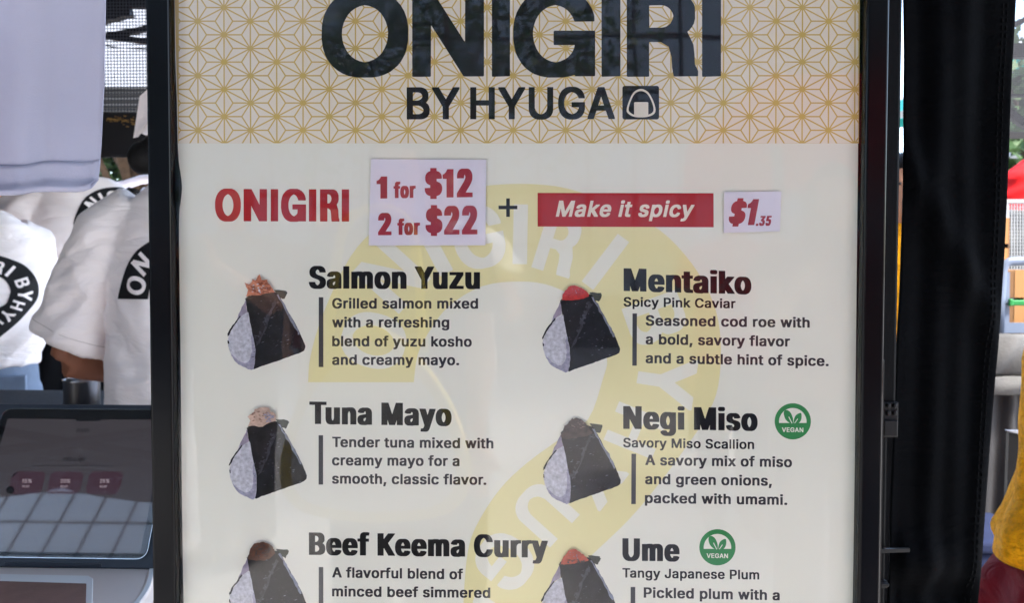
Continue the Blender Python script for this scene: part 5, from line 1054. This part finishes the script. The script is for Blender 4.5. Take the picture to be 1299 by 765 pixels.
        if hair_style == 'long':
            h_.rings([[H+Vector((rx_*math.cos(a), y0+ry_*math.sin(a), z)) for a in (2*math.pi*i/20 for i in range(20))] for z, rx_, ry_, y0 in ((.05,.085,.06,-.05),(-.05,.092,.058,-.052),(-.14,.095,.048,-.06),(-.24,.085,.04,-.078),(-.30,.05,.02,-.085))])
        if hair_style == 'cap':
            h_.ball(H+Vector((-.125,-.05,-.075)), (.036,.032,.040), 16, 10); h_.ball(H+Vector((-.09,-.05,-.05)), (.04,.032,.034), 14, 8)
            c_p = MB(); rs = []
            for i in range(9):
                tt = math.pi/2*i/9; rs.append([H+Vector((.087*math.cos(tt)*math.cos(a), .105*math.cos(tt)*math.sin(a)-.004, .02+.112*math.sin(tt))) for a in (2*math.pi*j/24 for j in range(24))])
            c_p.rings(rs); c_p.slab([H+Vector(q) for q in ((-.07,-.07,.035),(-.10,-.05,.02),(-.146,-.02,-.012),(-.150,.03,-.012),(-.12,.07,.015),(-.07,.07,.035))], (-.004,0,.012))
            c_p.slab([H+Vector(q) for q in ((-.075,-.080,.10),(-.128,-.060,.065),(-.146,-.055,-.03),(-.085,-.085,.02))], (.006,.012,.004))
            c_p.build('cap', M[shirt], t, smooth=False, local=True)
        if hair_style == 'bun':
            h_.ball(H+Vector((0,-.10,.05)), (.05,.048,.048), 16, 10)
            h_.tube([H+Vector((-.05,-.08,-.05)), H+Vector((-.10,-.09,-.12)), H+Vector((-.12,-.09,-.20)), H+Vector((-.105,-.085,-.26))], [.03,.045,.042,.012], 12)
        h_.build('hair', M[hair], t, smooth=True, local=True)
    return t
def arms_down(): return (((-.185,0,1.405),(-.235,.0,1.12),(-.235,.09,.88),(0,.3,-1)), ((.185,0,1.405),(.235,0,1.12),(.235,.09,.88),(0,.3,-1)))
def arms_work(l=0): return (((-.185,0,1.405),(-.30,.02,1.10),(-.16,.24,1.03),(.2,1,0)), ((.185,0,1.405),(.29,.03,1.10),(.16,.25,1.03),(-.2,1,0)))
def stand_at(px, Y): p = P(px, 382, Y); return (p.x, p.y, 0)

# the worker nearest to us, back turned, elbow out
person('person', 'white T-shirted worker seen from behind, elbow out, beside the menu board', stand_at(258, 1.27), R(2), 1.0, 'shirt', .80,
       ('trousers','black_cloth'), 'cap', (((-.188,-.0,1.40),(-.325,.0,1.065),(-.13,.20,1.0),(.6,1,0)), ((.188,0,1.40),(.30,.03,1.09),(.16,.25,1.03),(-.2,1,0))),
       .86, 'skin_tan', emblem=(.0, 1.215, .000572), loose=1.07, group='workers in white T-shirts')
person('person', 'worker in pale jeans at the left edge, round lettered emblem on white T-shirt', stand_at(-29, 2.03), R(24), .985, 'shirt', .985,
       ('trousers','denim'), 'bun', (((-.18,.02,1.40),(-.19,.24,1.2),(-.06,.42,1.2),(.4,1,0)), ((.150,.04,1.40),(.11,.28,1.22),(.02,.44,1.2),(-.4,1,0))), .5, 'skin', emblem=(.054, 1.215, .00052), loose=1.04, hem_flare=.86, group='workers in white T-shirts')
person('person', 'worker in white T-shirt and black trousers standing behind the others, below the hanging shirt', stand_at(112, 2.5), R(28), 1.085, 'shirt', 1.06,
       ('skirt','black_cloth'), 'short', arms_down(), .7, 'skin', head=(-.085,.0), emblem=(.105, 1.325, .00056), loose=1.05, group='workers in white T-shirts')
# ---------------------------------------------------------------- behind the workers
bt = thing('prep_table', 'black covered prep table behind the tablet, in front of the workers', 'table', tuple(P(80, 500, 1.55))[:2] + (0,))
tz = .93
q = P(80, 500, 1.55); m_ = MB(); m_.box(q.x-.55, P(150,500,1.4).x, 1.30, 1.72, tz-.02, tz); m_.build('table_top', M['dark_grey_cloth'], bt, bevel=.004)
m_ = MB(); m_.box(q.x-.54, P(150,500,1.4).x-.01, 1.31, 1.71, .03, tz-.021); m_.build('table_skirt', M['black_cloth'], bt, bevel=.004)
pot = thing('steel_canister', 'brushed steel canister standing behind the tablet, under the worker\'s forearm', 'canister', (P(104,500,1.40).x, 1.40, tz+.001))
pb = Vector((P(104,500,1.40).x, 1.40, 0)); pr = P(125.5,500,1.40).x - P(104.5,500,1.40).x
m_ = MB(); n = 40
m_.rings([[Vector((pb.x+r_*math.cos(2*math.pi*i/n), pb.y+r_*math.sin(2*math.pi*i/n), z)) for i in range(n)] for z, r_ in ((tz+.001,pr*.94),(tz+.006,pr),(P(104,484,1.4).z,pr),(P(104,483,1.4).z,pr*1.05),(P(104,481,1.4).z,pr*1.05),(P(104,481,1.4).z,pr*.95),(tz+.01,pr*.93))])
m_.build('canister_body', M['steel'], pot, smooth=True)
m_ = MB(); m_.rings([[Vector((pb.x+r_*math.cos(2*math.pi*i/n), pb.y+r_*math.sin(2*math.pi*i/n), z)) for i in range(n)] for z, r_ in ((P(104,482,1.4).z,pr*.93),(P(104,479,1.4).z,pr*.8),(P(104,478,1.4).z,.01))]); m_.build('lid', M['steel'], pot, smooth=True)
nb = thing('napkin_pad', 'flat white paper pad on the dark prep table beside the steel canister', 'paper pad', tuple(P(66, 503, 1.5)))
m_ = MB(); z_ = Vector((0,0,tz+.004)); m_.slab([PP(x, y, z_, up) for x, y in ((54,501),(84,498),(90,505),(62,508))], (0,0,-.0035)); m_.build('pad_sheets', M['white_cloth'], nb)
nb.location.z = tz
nb.children[0].location.z -= 0
# crowd barriers
def barrier(name, label, a, b, z1, n, mt, group=None, rails=()):
    a = Vector(a); b = Vector(b); t = thing(name, label, 'barrier', tuple((a+b)/2), 0, group)
    m_ = MB(); 
    for z in (z1, .25): m_.tube([(a.x,a.y,z),(b.x,b.y,z)], .02, 10)
    for e in (a, b): m_.tube([(e.x,e.y,.02),(e.x,e.y,z1)], .02, 10)
    for z in rails: m_.tube([(a.x,a.y,z),(b.x,b.y,z)], .016, 8)
    m_.build('frame', mt, t, smooth=True)
    for i in range(1, n):
        p = a.lerp(b, i/n); u = MB(); u.tube([(p.x,p.y,.25),(p.x,p.y,z1)], .008, 6); u.build('upright', mt, t, smooth=True)
    for e in (a, b):
        f = MB(); f.bar((e.x, e.y-.25, .02), (e.x, e.y+.25, .02), .05, .03); f.build('foot', mt, t)
    return t
pA, pB = P(-120, 276, 4.6), P(120, 276, 4.6)
barrier('crowd_barrier', 'grey steel crowd barrier with horizontal rails behind the workers at the far left', (pA.x,4.6,0), (pB.x,4.6,0), pA.z, 12, M['galv'], rails=(P(0,284,4.6).z, P(0,293,4.6).z))
# pale padded rail of the neighbouring stall
rt = thing('padded_rail', 'pale plastic wrapped rail running above the white T-shirts, beside the black net band', 'rail', (P(150,235,2.68).x, 2.68, 0))
a, b = P(60, 255, 2.62), P(330, 196, 2.75); m_ = MB(); m_.tube([a.lerp(b, i/14)+Vector((0,0,.004*math.sin(i*2.3))) for i in range(15)], .018, 12); m_.build('rail_tube', M['shirt'], rt, smooth=True)
m_ = MB(); m_.tube([(b.x,b.y,.0),(b.x,b.y,b.z)], .016, 10); m_.tube([(a.x,a.y,.0),(a.x,a.y,a.z)], .016, 10); m_.build('rail_post', M['galv'], rt, smooth=True)

# trees behind
def tree(px, Y, h, rad, label, seed, n=1500):
    rnd = random.Random(seed); p = P(px, 343, Y); t = thing('leafy_tree', label, 'tree', (p.x, Y, 0))
    m_ = MB(); top = Vector((p.x+.1, Y, h*.62)); m_.tube([(p.x,Y,0),(p.x+.04,Y,h*.3),tuple(top)], [.16,.12,.06], 10)
    cl = []
    for i in range(16):
        a = rnd.uniform(0, 6.28); e = rnd.uniform(-.35, 1.0); r_ = rad*rnd.uniform(.35, .95)
        c = Vector((p.x+r_*math.cos(a)*math.cos(e), Y+r_*math.sin(a)*math.cos(e), h*.62+rad*.9*math.sin(e))); cl.append((c, rad*rnd.uniform(.25,.5)))
        m_.tube([(p.x+.04,Y,h*rnd.uniform(.3,.5)), tuple(top.lerp(c,.5)+Vector((0,0,-.1))), tuple(c)], [.05,.03,.01], 6)
    m_.build('trunk', M['bark'], t, smooth=True)
    l_ = MB()
    for i in range(n):
        c, r_ = rnd.choice(cl); d = Vector((rnd.gauss(0,1), rnd.gauss(0,1), rnd.gauss(0,1))).normalized()*r_*rnd.random()**.4
        q = c+d; s_ = rnd.uniform(.05,.10); u_ = Vector((rnd.gauss(0,1), rnd.gauss(0,1), rnd.gauss(0,.6))).normalized(); w_ = u_.cross(Vector((rnd.gauss(0,1), rnd.gauss(0,1), 1))).normalized()*.5
        l_.add([q-u_*s_, q+w_*s_, q+u_*s_, q-w_*s_], [(0,1,2,3)])
    l_.build('crown', M['green_leaf'], t)
tree(165, 8.6, 4.6, 1.7, 'dark leafy tree glimpsed under the black band of the net wall', 3, 5000)
tree(60, 10.5, 5.0, 2.0, 'leafy tree far behind the hanging shirt at the left', 4, 3500)
tree(1312, 6.6, 3.5, .95, 'leafy tree before the white canopy at the right edge', 5, 3200)
def hedge(x0, x1, y, z1, seed):
    rnd = random.Random(seed); t = thing('clipped_hedge', 'tall dense green hedge behind the crowd barrier', 'hedge', ((x0+x1)/2, y, 0))
    l_ = MB()
    for i in range(9000):
        q = Vector((rnd.uniform(x0,x1), y+rnd.uniform(-.45,.45), rnd.uniform(.05,z1)+rnd.gauss(0,.08))); s_ = rnd.uniform(.06,.13)
        u_ = Vector((rnd.gauss(0,1), rnd.gauss(0,1), rnd.gauss(0,.6))).normalized(); w_ = u_.cross(Vector((rnd.gauss(0,1), rnd.gauss(0,1), 1))).normalized()*.5
        l_.add([q-u_*s_, q+w_*s_, q+u_*s_, q-w_*s_], [(0,1,2,3)])
    l_.build('foliage', M['green_leaf'], t)
hedge(-6.4, -1.6, 9.3, 3.3, 9)

# neighbouring white canopy seen through the net
def canopy(name, label, x0, x1, y0, y1, z, mt, val, group=None, vz=.3, rise=.8):
    t = thing(name, label, 'tent', ((x0+x1)/2, (y0+y1)/2, 0), 0, group); c = ((x0+x1)/2, (y0+y1)/2, z+rise)
    r_ = MB()
    for a, b in (((x0,y0),(x1,y0)),((x1,y0),(x1,y1)),((x1,y1),(x0,y1)),((x0,y1),(x0,y0))): r_.slab([(a[0],a[1],z),(b[0],b[1],z),c], (0,0,.01))
    r_.build('roof', mt, t)
    for a, b in (((x0,y0),(x1,y0)),((x1,y0),(x1,y1)),((x1,y1),(x0,y1)),((x0,y1),(x0,y0))):
        v = MB(); v.bar((a[0],a[1],z-vz/2),(b[0],b[1],z-vz/2),.008,vz-.004); v.build('valance', val, t)
    for x in (x0+.05, x1-.05):
        for y in (y0+.05, y1-.05):
            l_ = MB(); l_.box(x-.02,x+.02,y-.02,y+.02,0,z-.02); l_.build('leg', M['galv'], t)
    return t
xl = P(-60,100,6.0).x
canopy('stall_canopy', 'white neighbouring stall canopy seen through the grey net', P(-250,100,6).x, P(330,100,6).x, 5.6, 8.2, P(0,-30,5.6).z, M['white_cloth'], M['white_cloth'], vz=P(0,-30,5.6).z-P(0,112,5.6).z)
canopy('stall_canopy', 'white and teal canopy of a stall at the right edge, behind the net panel', P(1262,90,6.2).x, P(1262,90,6.2).x+3, 6.2, 9, P(0,78,6.2).z, M['white_cloth'], M['teal'], vz=P(0,78,6.2).z-P(0,95,6.2).z)
canopy('stall_canopy', 'low white market umbrella canopy above the person in red', P(1262,200,9).x, P(1262,200,9).x+2.2, 9, 11, P(0,213,9).z+.1, M['white_cloth'], M['white_cloth'], vz=.25)
# dark interior boards of the neighbouring stall, hung behind the left net
nbx = thing('rolling_shutter', 'pale grey striped shutter of the stall behind the net', 'shutter', (P(160,120,6.3).x, 6.3, 0))
m_ = MB()
for i in range(9):
    z = P(0,152-i*7,6.3).z; m_.box(P(60,0,6.3).x, P(330,0,6.3).x, 6.28, 6.32, z, z+.022)
m_.build('shutter_slat', M['grey_cloth'], nbx)
m_ = MB(); m_.box(P(60,0,6.3).x, P(60,0,6.3).x+.05, 6.28, 6.32, 0, 2.4); m_.box(P(330,0,6.3).x-.05, P(330,0,6.3).x, 6.28, 6.32, 0, 2.4); m_.build('shutter_post', M['galv'], nbx)

# distant people at the left
person('person', 'distant person with dark hair and navy top, face just below the hanging shirt', stand_at(18, 3.6), R(172), .985, 'navy', .9, ('trousers','black_cloth'), 'long', arms_down(), .6, 'skin_tan', voxel=.014)
person('person', 'distant person in a red top between the hanging shirt and the white T-shirts', stand_at(129, 6.8), R(165), .985, 'red_cloth', .9, ('trousers','navy'), 'short', arms_down(), .6, 'skin_tan', voxel=.014)
person('person', 'distant person in a white top beside the left frame of the menu board', stand_at(178, 5.4), R(190), 1.0, 'shirt', .9, ('trousers','navy'), 'short', arms_down(), .6, 'skin', voxel=.014)

# ---------------------------------------------------------------- right edge
# customer in the yellow knit shirt and maroon skirt, half out of the photo
yp = P(1446, 600, .62)
person('person', 'person in a yellow knit shirt and maroon skirt at the lower right edge', (yp.x, .62, 0), R(-150), .93, 'yellow_knit', P(1262,683,.62).z/.93-.012,
       ('skirt','maroon'), 'long', (((-.18,0,1.405),(-.15,.17,1.16),(-.04,.36,1.16),(.4,1,0)), ((.18,0,1.405),(.15,.17,1.16),(.04,.36,1.18),(-.4,1,0))), .6, 'skin', hem_flare=1.16, loose=1.06, skirt=1.32)
rp = stand_at(1347, 2.72)
pal = thing('wooden_pallet', 'wooden pallet on the ground behind the wire crate, the person in red stands on it', 'pallet', rp)
for i in range(6):
    m_ = MB(); m_.box(rp[0]-.5, rp[0]+.5, 2.42+i*.105, 2.51+i*.105, .21, .235); m_.build('deck_board', M['carton'], pal)
for i in range(3):
    m_ = MB(); x_ = rp[0]-.46+i*.43; m_.box(x_, x_+.06, 2.42, 3.035, 0, .209); m_.build('bearer', M['bark'], pal)
person('person', 'person in a red shirt standing above the wire crate at the right edge', (rp[0], 2.72, .237), R(200), 1.0, 'red_cloth', .9, ('trousers','navy'), 'short', arms_down(), .7, 'skin_tan', hair='orange_cap', voxel=.012)
person('person', 'person in yellow showing through the narrow slit between tent leg and curtain', stand_at(1141, 2.2), R(170), .96, 'yellow_knit', .9, ('trousers','black_cloth'), 'short', arms_down(), .7, 'skin', voxel=.014)
def carton(label, px0, px1, py0, py1, Y, d):
    x0, x1, z0, z1 = P(px0,0,Y).x, P(px1,0,Y).x, P(px0,py1,Y).z, P(px0,py0,Y).z
    t = thing('cardboard_box', label, 'box', ((x0+x1)/2, Y, z0)); m_ = MB(); m_.box(x0, x1, Y, Y+d, z0, z1); m_.build('carton', M['carton'], t, bevel=.004)
    m_ = MB(); c = (x0+x1)/2; m_.box(c-.025, c+.025, Y-.0015, Y-.0005, z0+.002, z1-.002); m_.build('tape', M['tape'], t)
    m_ = MB(); m_.box(x0+.02, x0+.06, Y-.0015, Y-.0006, z1-.10, z1-.085); m_.build('print_mark', M['grey_ink'], t)
    return z0
# a table of gear: grey cloth table at y about 2
gy = 1.75
ztop = P(0,424,gy).z
gt = thing('covered_table', 'grey cloth covered table holding boxes at the right edge of the photo', 'table', (P(1340,0,gy).x, gy+.35, 0))
xL = P(1205,0,gy).x; xR = P(1480,0,gy).x
m_ = MB(); m_.box(xL, xR, gy, gy+.75, ztop-.025, ztop); m_.build('table_top', M['grey_cloth'], gt, bevel=.006)
def skirt(u, v):
    x = xL+(xR-xL)*u; return (x, gy+.006+.014*math.sin(u*34)*(.3+v)+.01*math.sin(u*71+v*3), ztop-.027-(ztop-.04)*v)
cloth_grid(skirt, 120, 14, .003, 'table_skirt', M['dark_grey_cloth'], gt)
# folded grey cloths over the table edge
fc = thing('folded_cloth', 'folded pale grey cloth lying over the table edge at the right', 'cloth', (P(1290,450,gy-.01).x, gy-.01, ztop))
def fold(u, v):
    px = 1215+u*200; t = v; py = 424 + t*52; p = P(px, py, gy-.02); p.y = gy-.025-.02*math.sin(t*math.pi)+.008*math.sin(u*30+t*6); return p
cloth_grid(fold, 60, 10, .006, 'cloth_fold', M['grey_cloth'], fc)
def fold2(u, v):
    px = 1215+u*200; py = 478 + v*22; p = P(px, py, gy-.03); p.y = gy-.035-.012*math.sin(v*math.pi)+.006*math.sin(u*25+v*4); return p
cloth_grid(fold2, 60, 8, .006, 'cloth_fold', M['grey_cloth'], fc)
carton('tall brown cardboard box behind the blue grey crate at the right edge', 1262, 1288, 276, 423, gy+.42, .2)
carton('lower brown cardboard box inside the frame of the blue grey crate', 1281, 1330, 342, 423.5, gy+.2, .15)
# blue-grey plastic crate end with a rounded frame
cr_ = thing('plastic_crate', 'blue grey plastic crate with rounded frame and green latch on the grey table', 'crate', (P(1300,423,gy+.1).x, gy+.1, ztop))
Yc = gy+.08; pp = lambda x, y: P(x, y, Yc)
m_ = MB(); path = [pp(1268,423),pp(1269.5,380),pp(1272,345),pp(1275,335),pp(1282,331.5),pp(1300,331),pp(1345,331),pp(1352,336),pp(1354,345),pp(1355,423)]
m_.tube(path, .013, 10, flat=.8); m_.build('rim_frame', M['bluegrey'], cr_, smooth=True)
m_ = MB(); m_.bar(pp(1272,416), pp(1352,416), .012, .03); m_.bar(pp(1277,345), pp(1276,418), .014, .01); m_.build('crate_wall', M['bluegrey'], cr_)
m_ = MB(); a, b = pp(1278,384), pp(1330,384); a.y -= .012; b.y -= .012; m_.bar(a, b, .014, .016); m_.bar(pp(1279,379)+Vector((0,-.014,0)), pp(1279,388)+Vector((0,-.014,0)), .012, .012, up=(0,1,0)); m_.build('latch', M['clip_green'], cr_, bevel=.003)
# wire crate behind
wc = thing('wire_crate', 'zinc wire crate stacked behind the cardboard boxes, below the person in red', 'crate', (P(1310,340,gy+.68).x, gy+.68, ztop))
m_ = MB(); Yw = gy+.66
for i in range(30):
    px = 1276+i*3.6; m_.bar(P(px,256,Yw), P(px,423,Yw), .0035, .0035)
for i in range(38):
    py = 258+i*4.4; m_.bar(P(1276,py,Yw+.004), P(1384,py,Yw+.004), .003, .003)
m_.build('wire_grid', M['wire'], wc)
m_ = MB(); m_.bar(P(1275,255,Yw), P(1385,255,Yw), .012, .012); m_.bar(P(1276,255,Yw), P(1276,423,Yw), .01, .01); m_.bar(P(1384,255,Yw), P(1384,423,Yw), .01, .01); m_.build('rim', M['wire'], wc)
# cloth behind the wire crate, grey-white sheet
sh = thing('storage_sack', 'pale sack standing inside the wire crate at the right edge', 'sack', (P(1320,420,gy+.72).x, gy+.72, ztop))
def sack(u, v): 
    p = P(1279+u*100, 266+v*157, gy+.70); p.y = gy+.70+.03*math.sin(u*9+v*3)+.02*math.sin(v*12); return p
cloth_grid(sack, 30, 30, .01, 'sack_cloth', M['grey_cloth'], sh)
# navy bag on the ground below and dark bag beside the person in yellow
def bag(name, label, cat, px, py, Y, sz, mt):
    p = P(px, py, Y); t = thing(name, label, cat, (p.x, Y, p.z-sz[2]/2)); b = MB()
    n = 20; b.rings([[p+Vector((sz[0]/2*s_*abs(math.cos(a))**.5*(1 if math.cos(a)>=0 else -1), sz[1]/2*s_*abs(math.sin(a))**.5*(1 if math.sin(a)>=0 else -1), z*sz[2])) for a in (2*math.pi*i/n for i in range(n))] for z, s_ in ((-.5,.85),(-.46,1),(-.1,1.04),(.3,.98),(.46,.9),(.5,.75))])
    b.build('bag_body', M[mt], t, smooth=True)
    h = MB(); tp_ = p+Vector((0,0,sz[2]*.5)); h.tube(cr([tp_+Vector((-.08,0,-.01)), tp_+Vector((-.06,0,.07)), tp_+Vector((.06,0,.07)), tp_+Vector((.08,0,-.01))], 5), .008, 8); h.build('handle', M['plastic'], t, smooth=True)
    return t
sb = thing('storage_tub', 'navy storage tub standing on the ground under the grey table', 'tub', (P(1270,720,1.45).x, 1.45, 0))
zt = P(0,672,1.45).z; xx0, xx1 = P(1215,0,1.45).x, P(1340,0,1.45).x
m_ = MB(); m_.box(xx0, xx1, 1.45, 1.72, 0, zt-.03); m_.build('tub_body', M['navy'], sb, bevel=.015)
m_ = MB(); m_.box(xx0-.01, xx1+.01, 1.44, 1.73, zt-.03, zt); m_.build('lid', M['navy'], sb, bevel=.008)
cb = thing('counter_sign', 'black sign board with a pale top edge, behind the person in yellow', 'sign', (P(1310,580,1.2).x, 1.2, 0))
m_ = MB(); m_.slab([P(1280,549,1.2), P(1330,556,1.2), P(1330,640,1.2), P(1277,640,1.2)], (0,.012,0)); m_.build('sign_panel', M['plastic'], cb)
m_ = MB(); m_.slab([P(1277.5,546.5,1.195), P(1330,548,1.195), P(1330,562,1.195)], (0,.012,0)); m_.build('pale_edge', M['white_cloth'], cb)
m_ = MB(); lx = P(1310,0,1.21).x; m_.box(lx-.01, lx+.01, 1.213, 1.235, 0, P(0,560,1.21).z); m_.build('support_post', M['plastic'], cb)

# ---------------------------------------------------------------- the street behind the photographer, seen only as reflections in the glass
pr_ = mir(1040, 100, 3.2); pl_ = mir(975, 100, 3.2)
canopy('stall_canopy', 'red market stall canopy across the walkway, reflected in the board glass', pl_.x, pl_.x+2.8, -5.6, -3.2, mir(1000,95,3.2).z, M['tent_red'], M['tent_red'], vz=mir(1000,95,3.2).z-mir(1000,185,3.2).z, rise=.12)
p_ = mir(1040, 300, 2.4)
person('person', 'dark haired person in pale pink across the walkway, reflected in the board glass', (p_.x, -2.3, 0), R(0), .95, 'maroon', .9, ('trousers','navy'), 'long', (((-.185,0,1.405),(-.25,.06,1.12),(-.2,.24,1.26),(.2,.6,1)), ((.185,0,1.405),(.24,.02,1.12),(.24,.1,.9),(0,.2,-1))), .3, 'skin', voxel=.014)
p_ = mir(475, 540, 1.35)
tb = thing('tote_bag', 'yellow canvas tote bag with a white oval, reflected in the board glass', 'bag', (p_.x, p_.y, p_.z-.2))
m_ = MB(); o2 = [Vector((p_.x-x*.235, p_.y, p_.z+z*.235)) for x, z in ((q.x, q.y) for q in cr([(-.15,1,0),(.3,.95,0),(.75,.35,0),(1,-.45,0),(.8,-.9,0),(0,-1.02,0),(-.8,-.9,0),(-1,-.45,0),(-.75,.35,0)], 6, True))]
m_.slab(o2, (0,-.05,0)); m_.build('bag_body', M['bag_yellow'], tb, bevel=.01)
m_ = MB(); m_.slab([Vector((p_.x+(v.x-p_.x)*.86, p_.y+.001, p_.z+(v.z-p_.z)*.86-.004)) for v in o2], (0,.004,0)); m_.build('white_oval', M['bag_white'], tb)
m_ = MB(); m_.tube(cr([(p_.x-.12,p_.y-.03,p_.z+.18),(p_.x-.08,p_.y-.06,p_.z+.5),(p_.x+.08,p_.y-.06,p_.z+.5),(p_.x+.12,p_.y-.03,p_.z+.18)], 6), .012, 8); m_.build('strap', M['bag_yellow'], tb, smooth=True)
person('person', 'person in dark clothes carrying the yellow tote, reflected in the board glass', (p_.x+.02, p_.y-.24, 0), R(0), .95, 'navy', .9, ('trousers','black_cloth'), 'short', arms_down(), .6, 'skin', voxel=.014)
# office block far behind, a grid of windows
ob = thing('office_block', 'grey office block with a grid of windows beyond the street', 'building', (0, -14, 0))
m_ = MB(); m_.box(-22, 16, -24, -14, 0, 14.5); m_.build('wall', M['facade'], ob)
for j in range(16):
    z = .9 + j*.85; m_ = MB(); m_.box(-21.8, 15.8, -13.995, -13.95, z, z+.77); m_.build('window_band', M['window'], ob)
m_ = MB()
for i in range(51): m_.box(-21.8+i*.75, -21.74+i*.75, -13.949, -13.93, .9, 14.45)
m_.build('mullion_grid', M['facade'], ob)

def added_dark_tree(x, y, h, rad, label, seed):  # out-of-view trees added to darken what the board glass reflects
    p0 = CAM.copy(); q = P(650, 343, abs(y)); px = 650 + (x - q.x)/(abs(y)-CAM.y)*FPX
    tree(px, abs(y), h, rad, label, seed, 4200)
    o = [o for o in COL.objects if o.name.startswith('leafy_tree') and not o.parent][-1]
    d = 2*y if True else 0
    for c in o.children:
        for v in c.data.vertices: v.co.y = -v.co.y
    o.location.y = y
for x, l, sd_ in ((-6.5, 'out-of-view leafy tree added to darken the board glass reflection, leftmost of three', 21), (-1.2, 'out-of-view leafy tree added to darken the board glass reflection, middle one of three', 22), (4.6, 'out-of-view leafy tree added to darken the board glass reflection, rightmost of three', 23)):
    added_dark_tree(x, -10.0, 5.2, 2.3, l, sd_)

# passers-by behind the photographer
AD = arms_down
raised = (((-.185,0,1.405),(-.27,.12,1.16),(-.12,.34,1.34),(.25,.3,1)), ((.185,0,1.405),(.27,.12,1.16),(.12,.34,1.34),(-.25,.3,1)))
for px, dist, sh_, lg, hs_, ar_, lab, rz in (
    (560, 2.5, 'bag_white', ('trousers','navy'), 'short', raised, 'passer-by in an off-white top with both hands raised, reflected in the board glass', -8),
    (300, 3.1, 'dark_grey_cloth', ('trousers','black_cloth'), 'short', raised, 'passer-by in a charcoal top with raised hands, reflected left of the headings', 12),
    (420, 4.2, 'maroon', ('trousers','black_cloth'), 'long', AD(), 'long haired passer-by in a maroon top, reflected in the glass', 6),
    (930, 3.6, 'red_cloth', ('trousers','navy'), 'short', AD(), 'passer-by in a red top before the red canopy, reflected in the glass', 0)):
    q_ = mir(px, 343, dist)
    person('person', lab, (q_.x, -dist, 0), R(rz), .97, sh_, .88, lg, hs_, ar_, .55, 'skin', voxel=.014, group='passers-by behind the photographer')
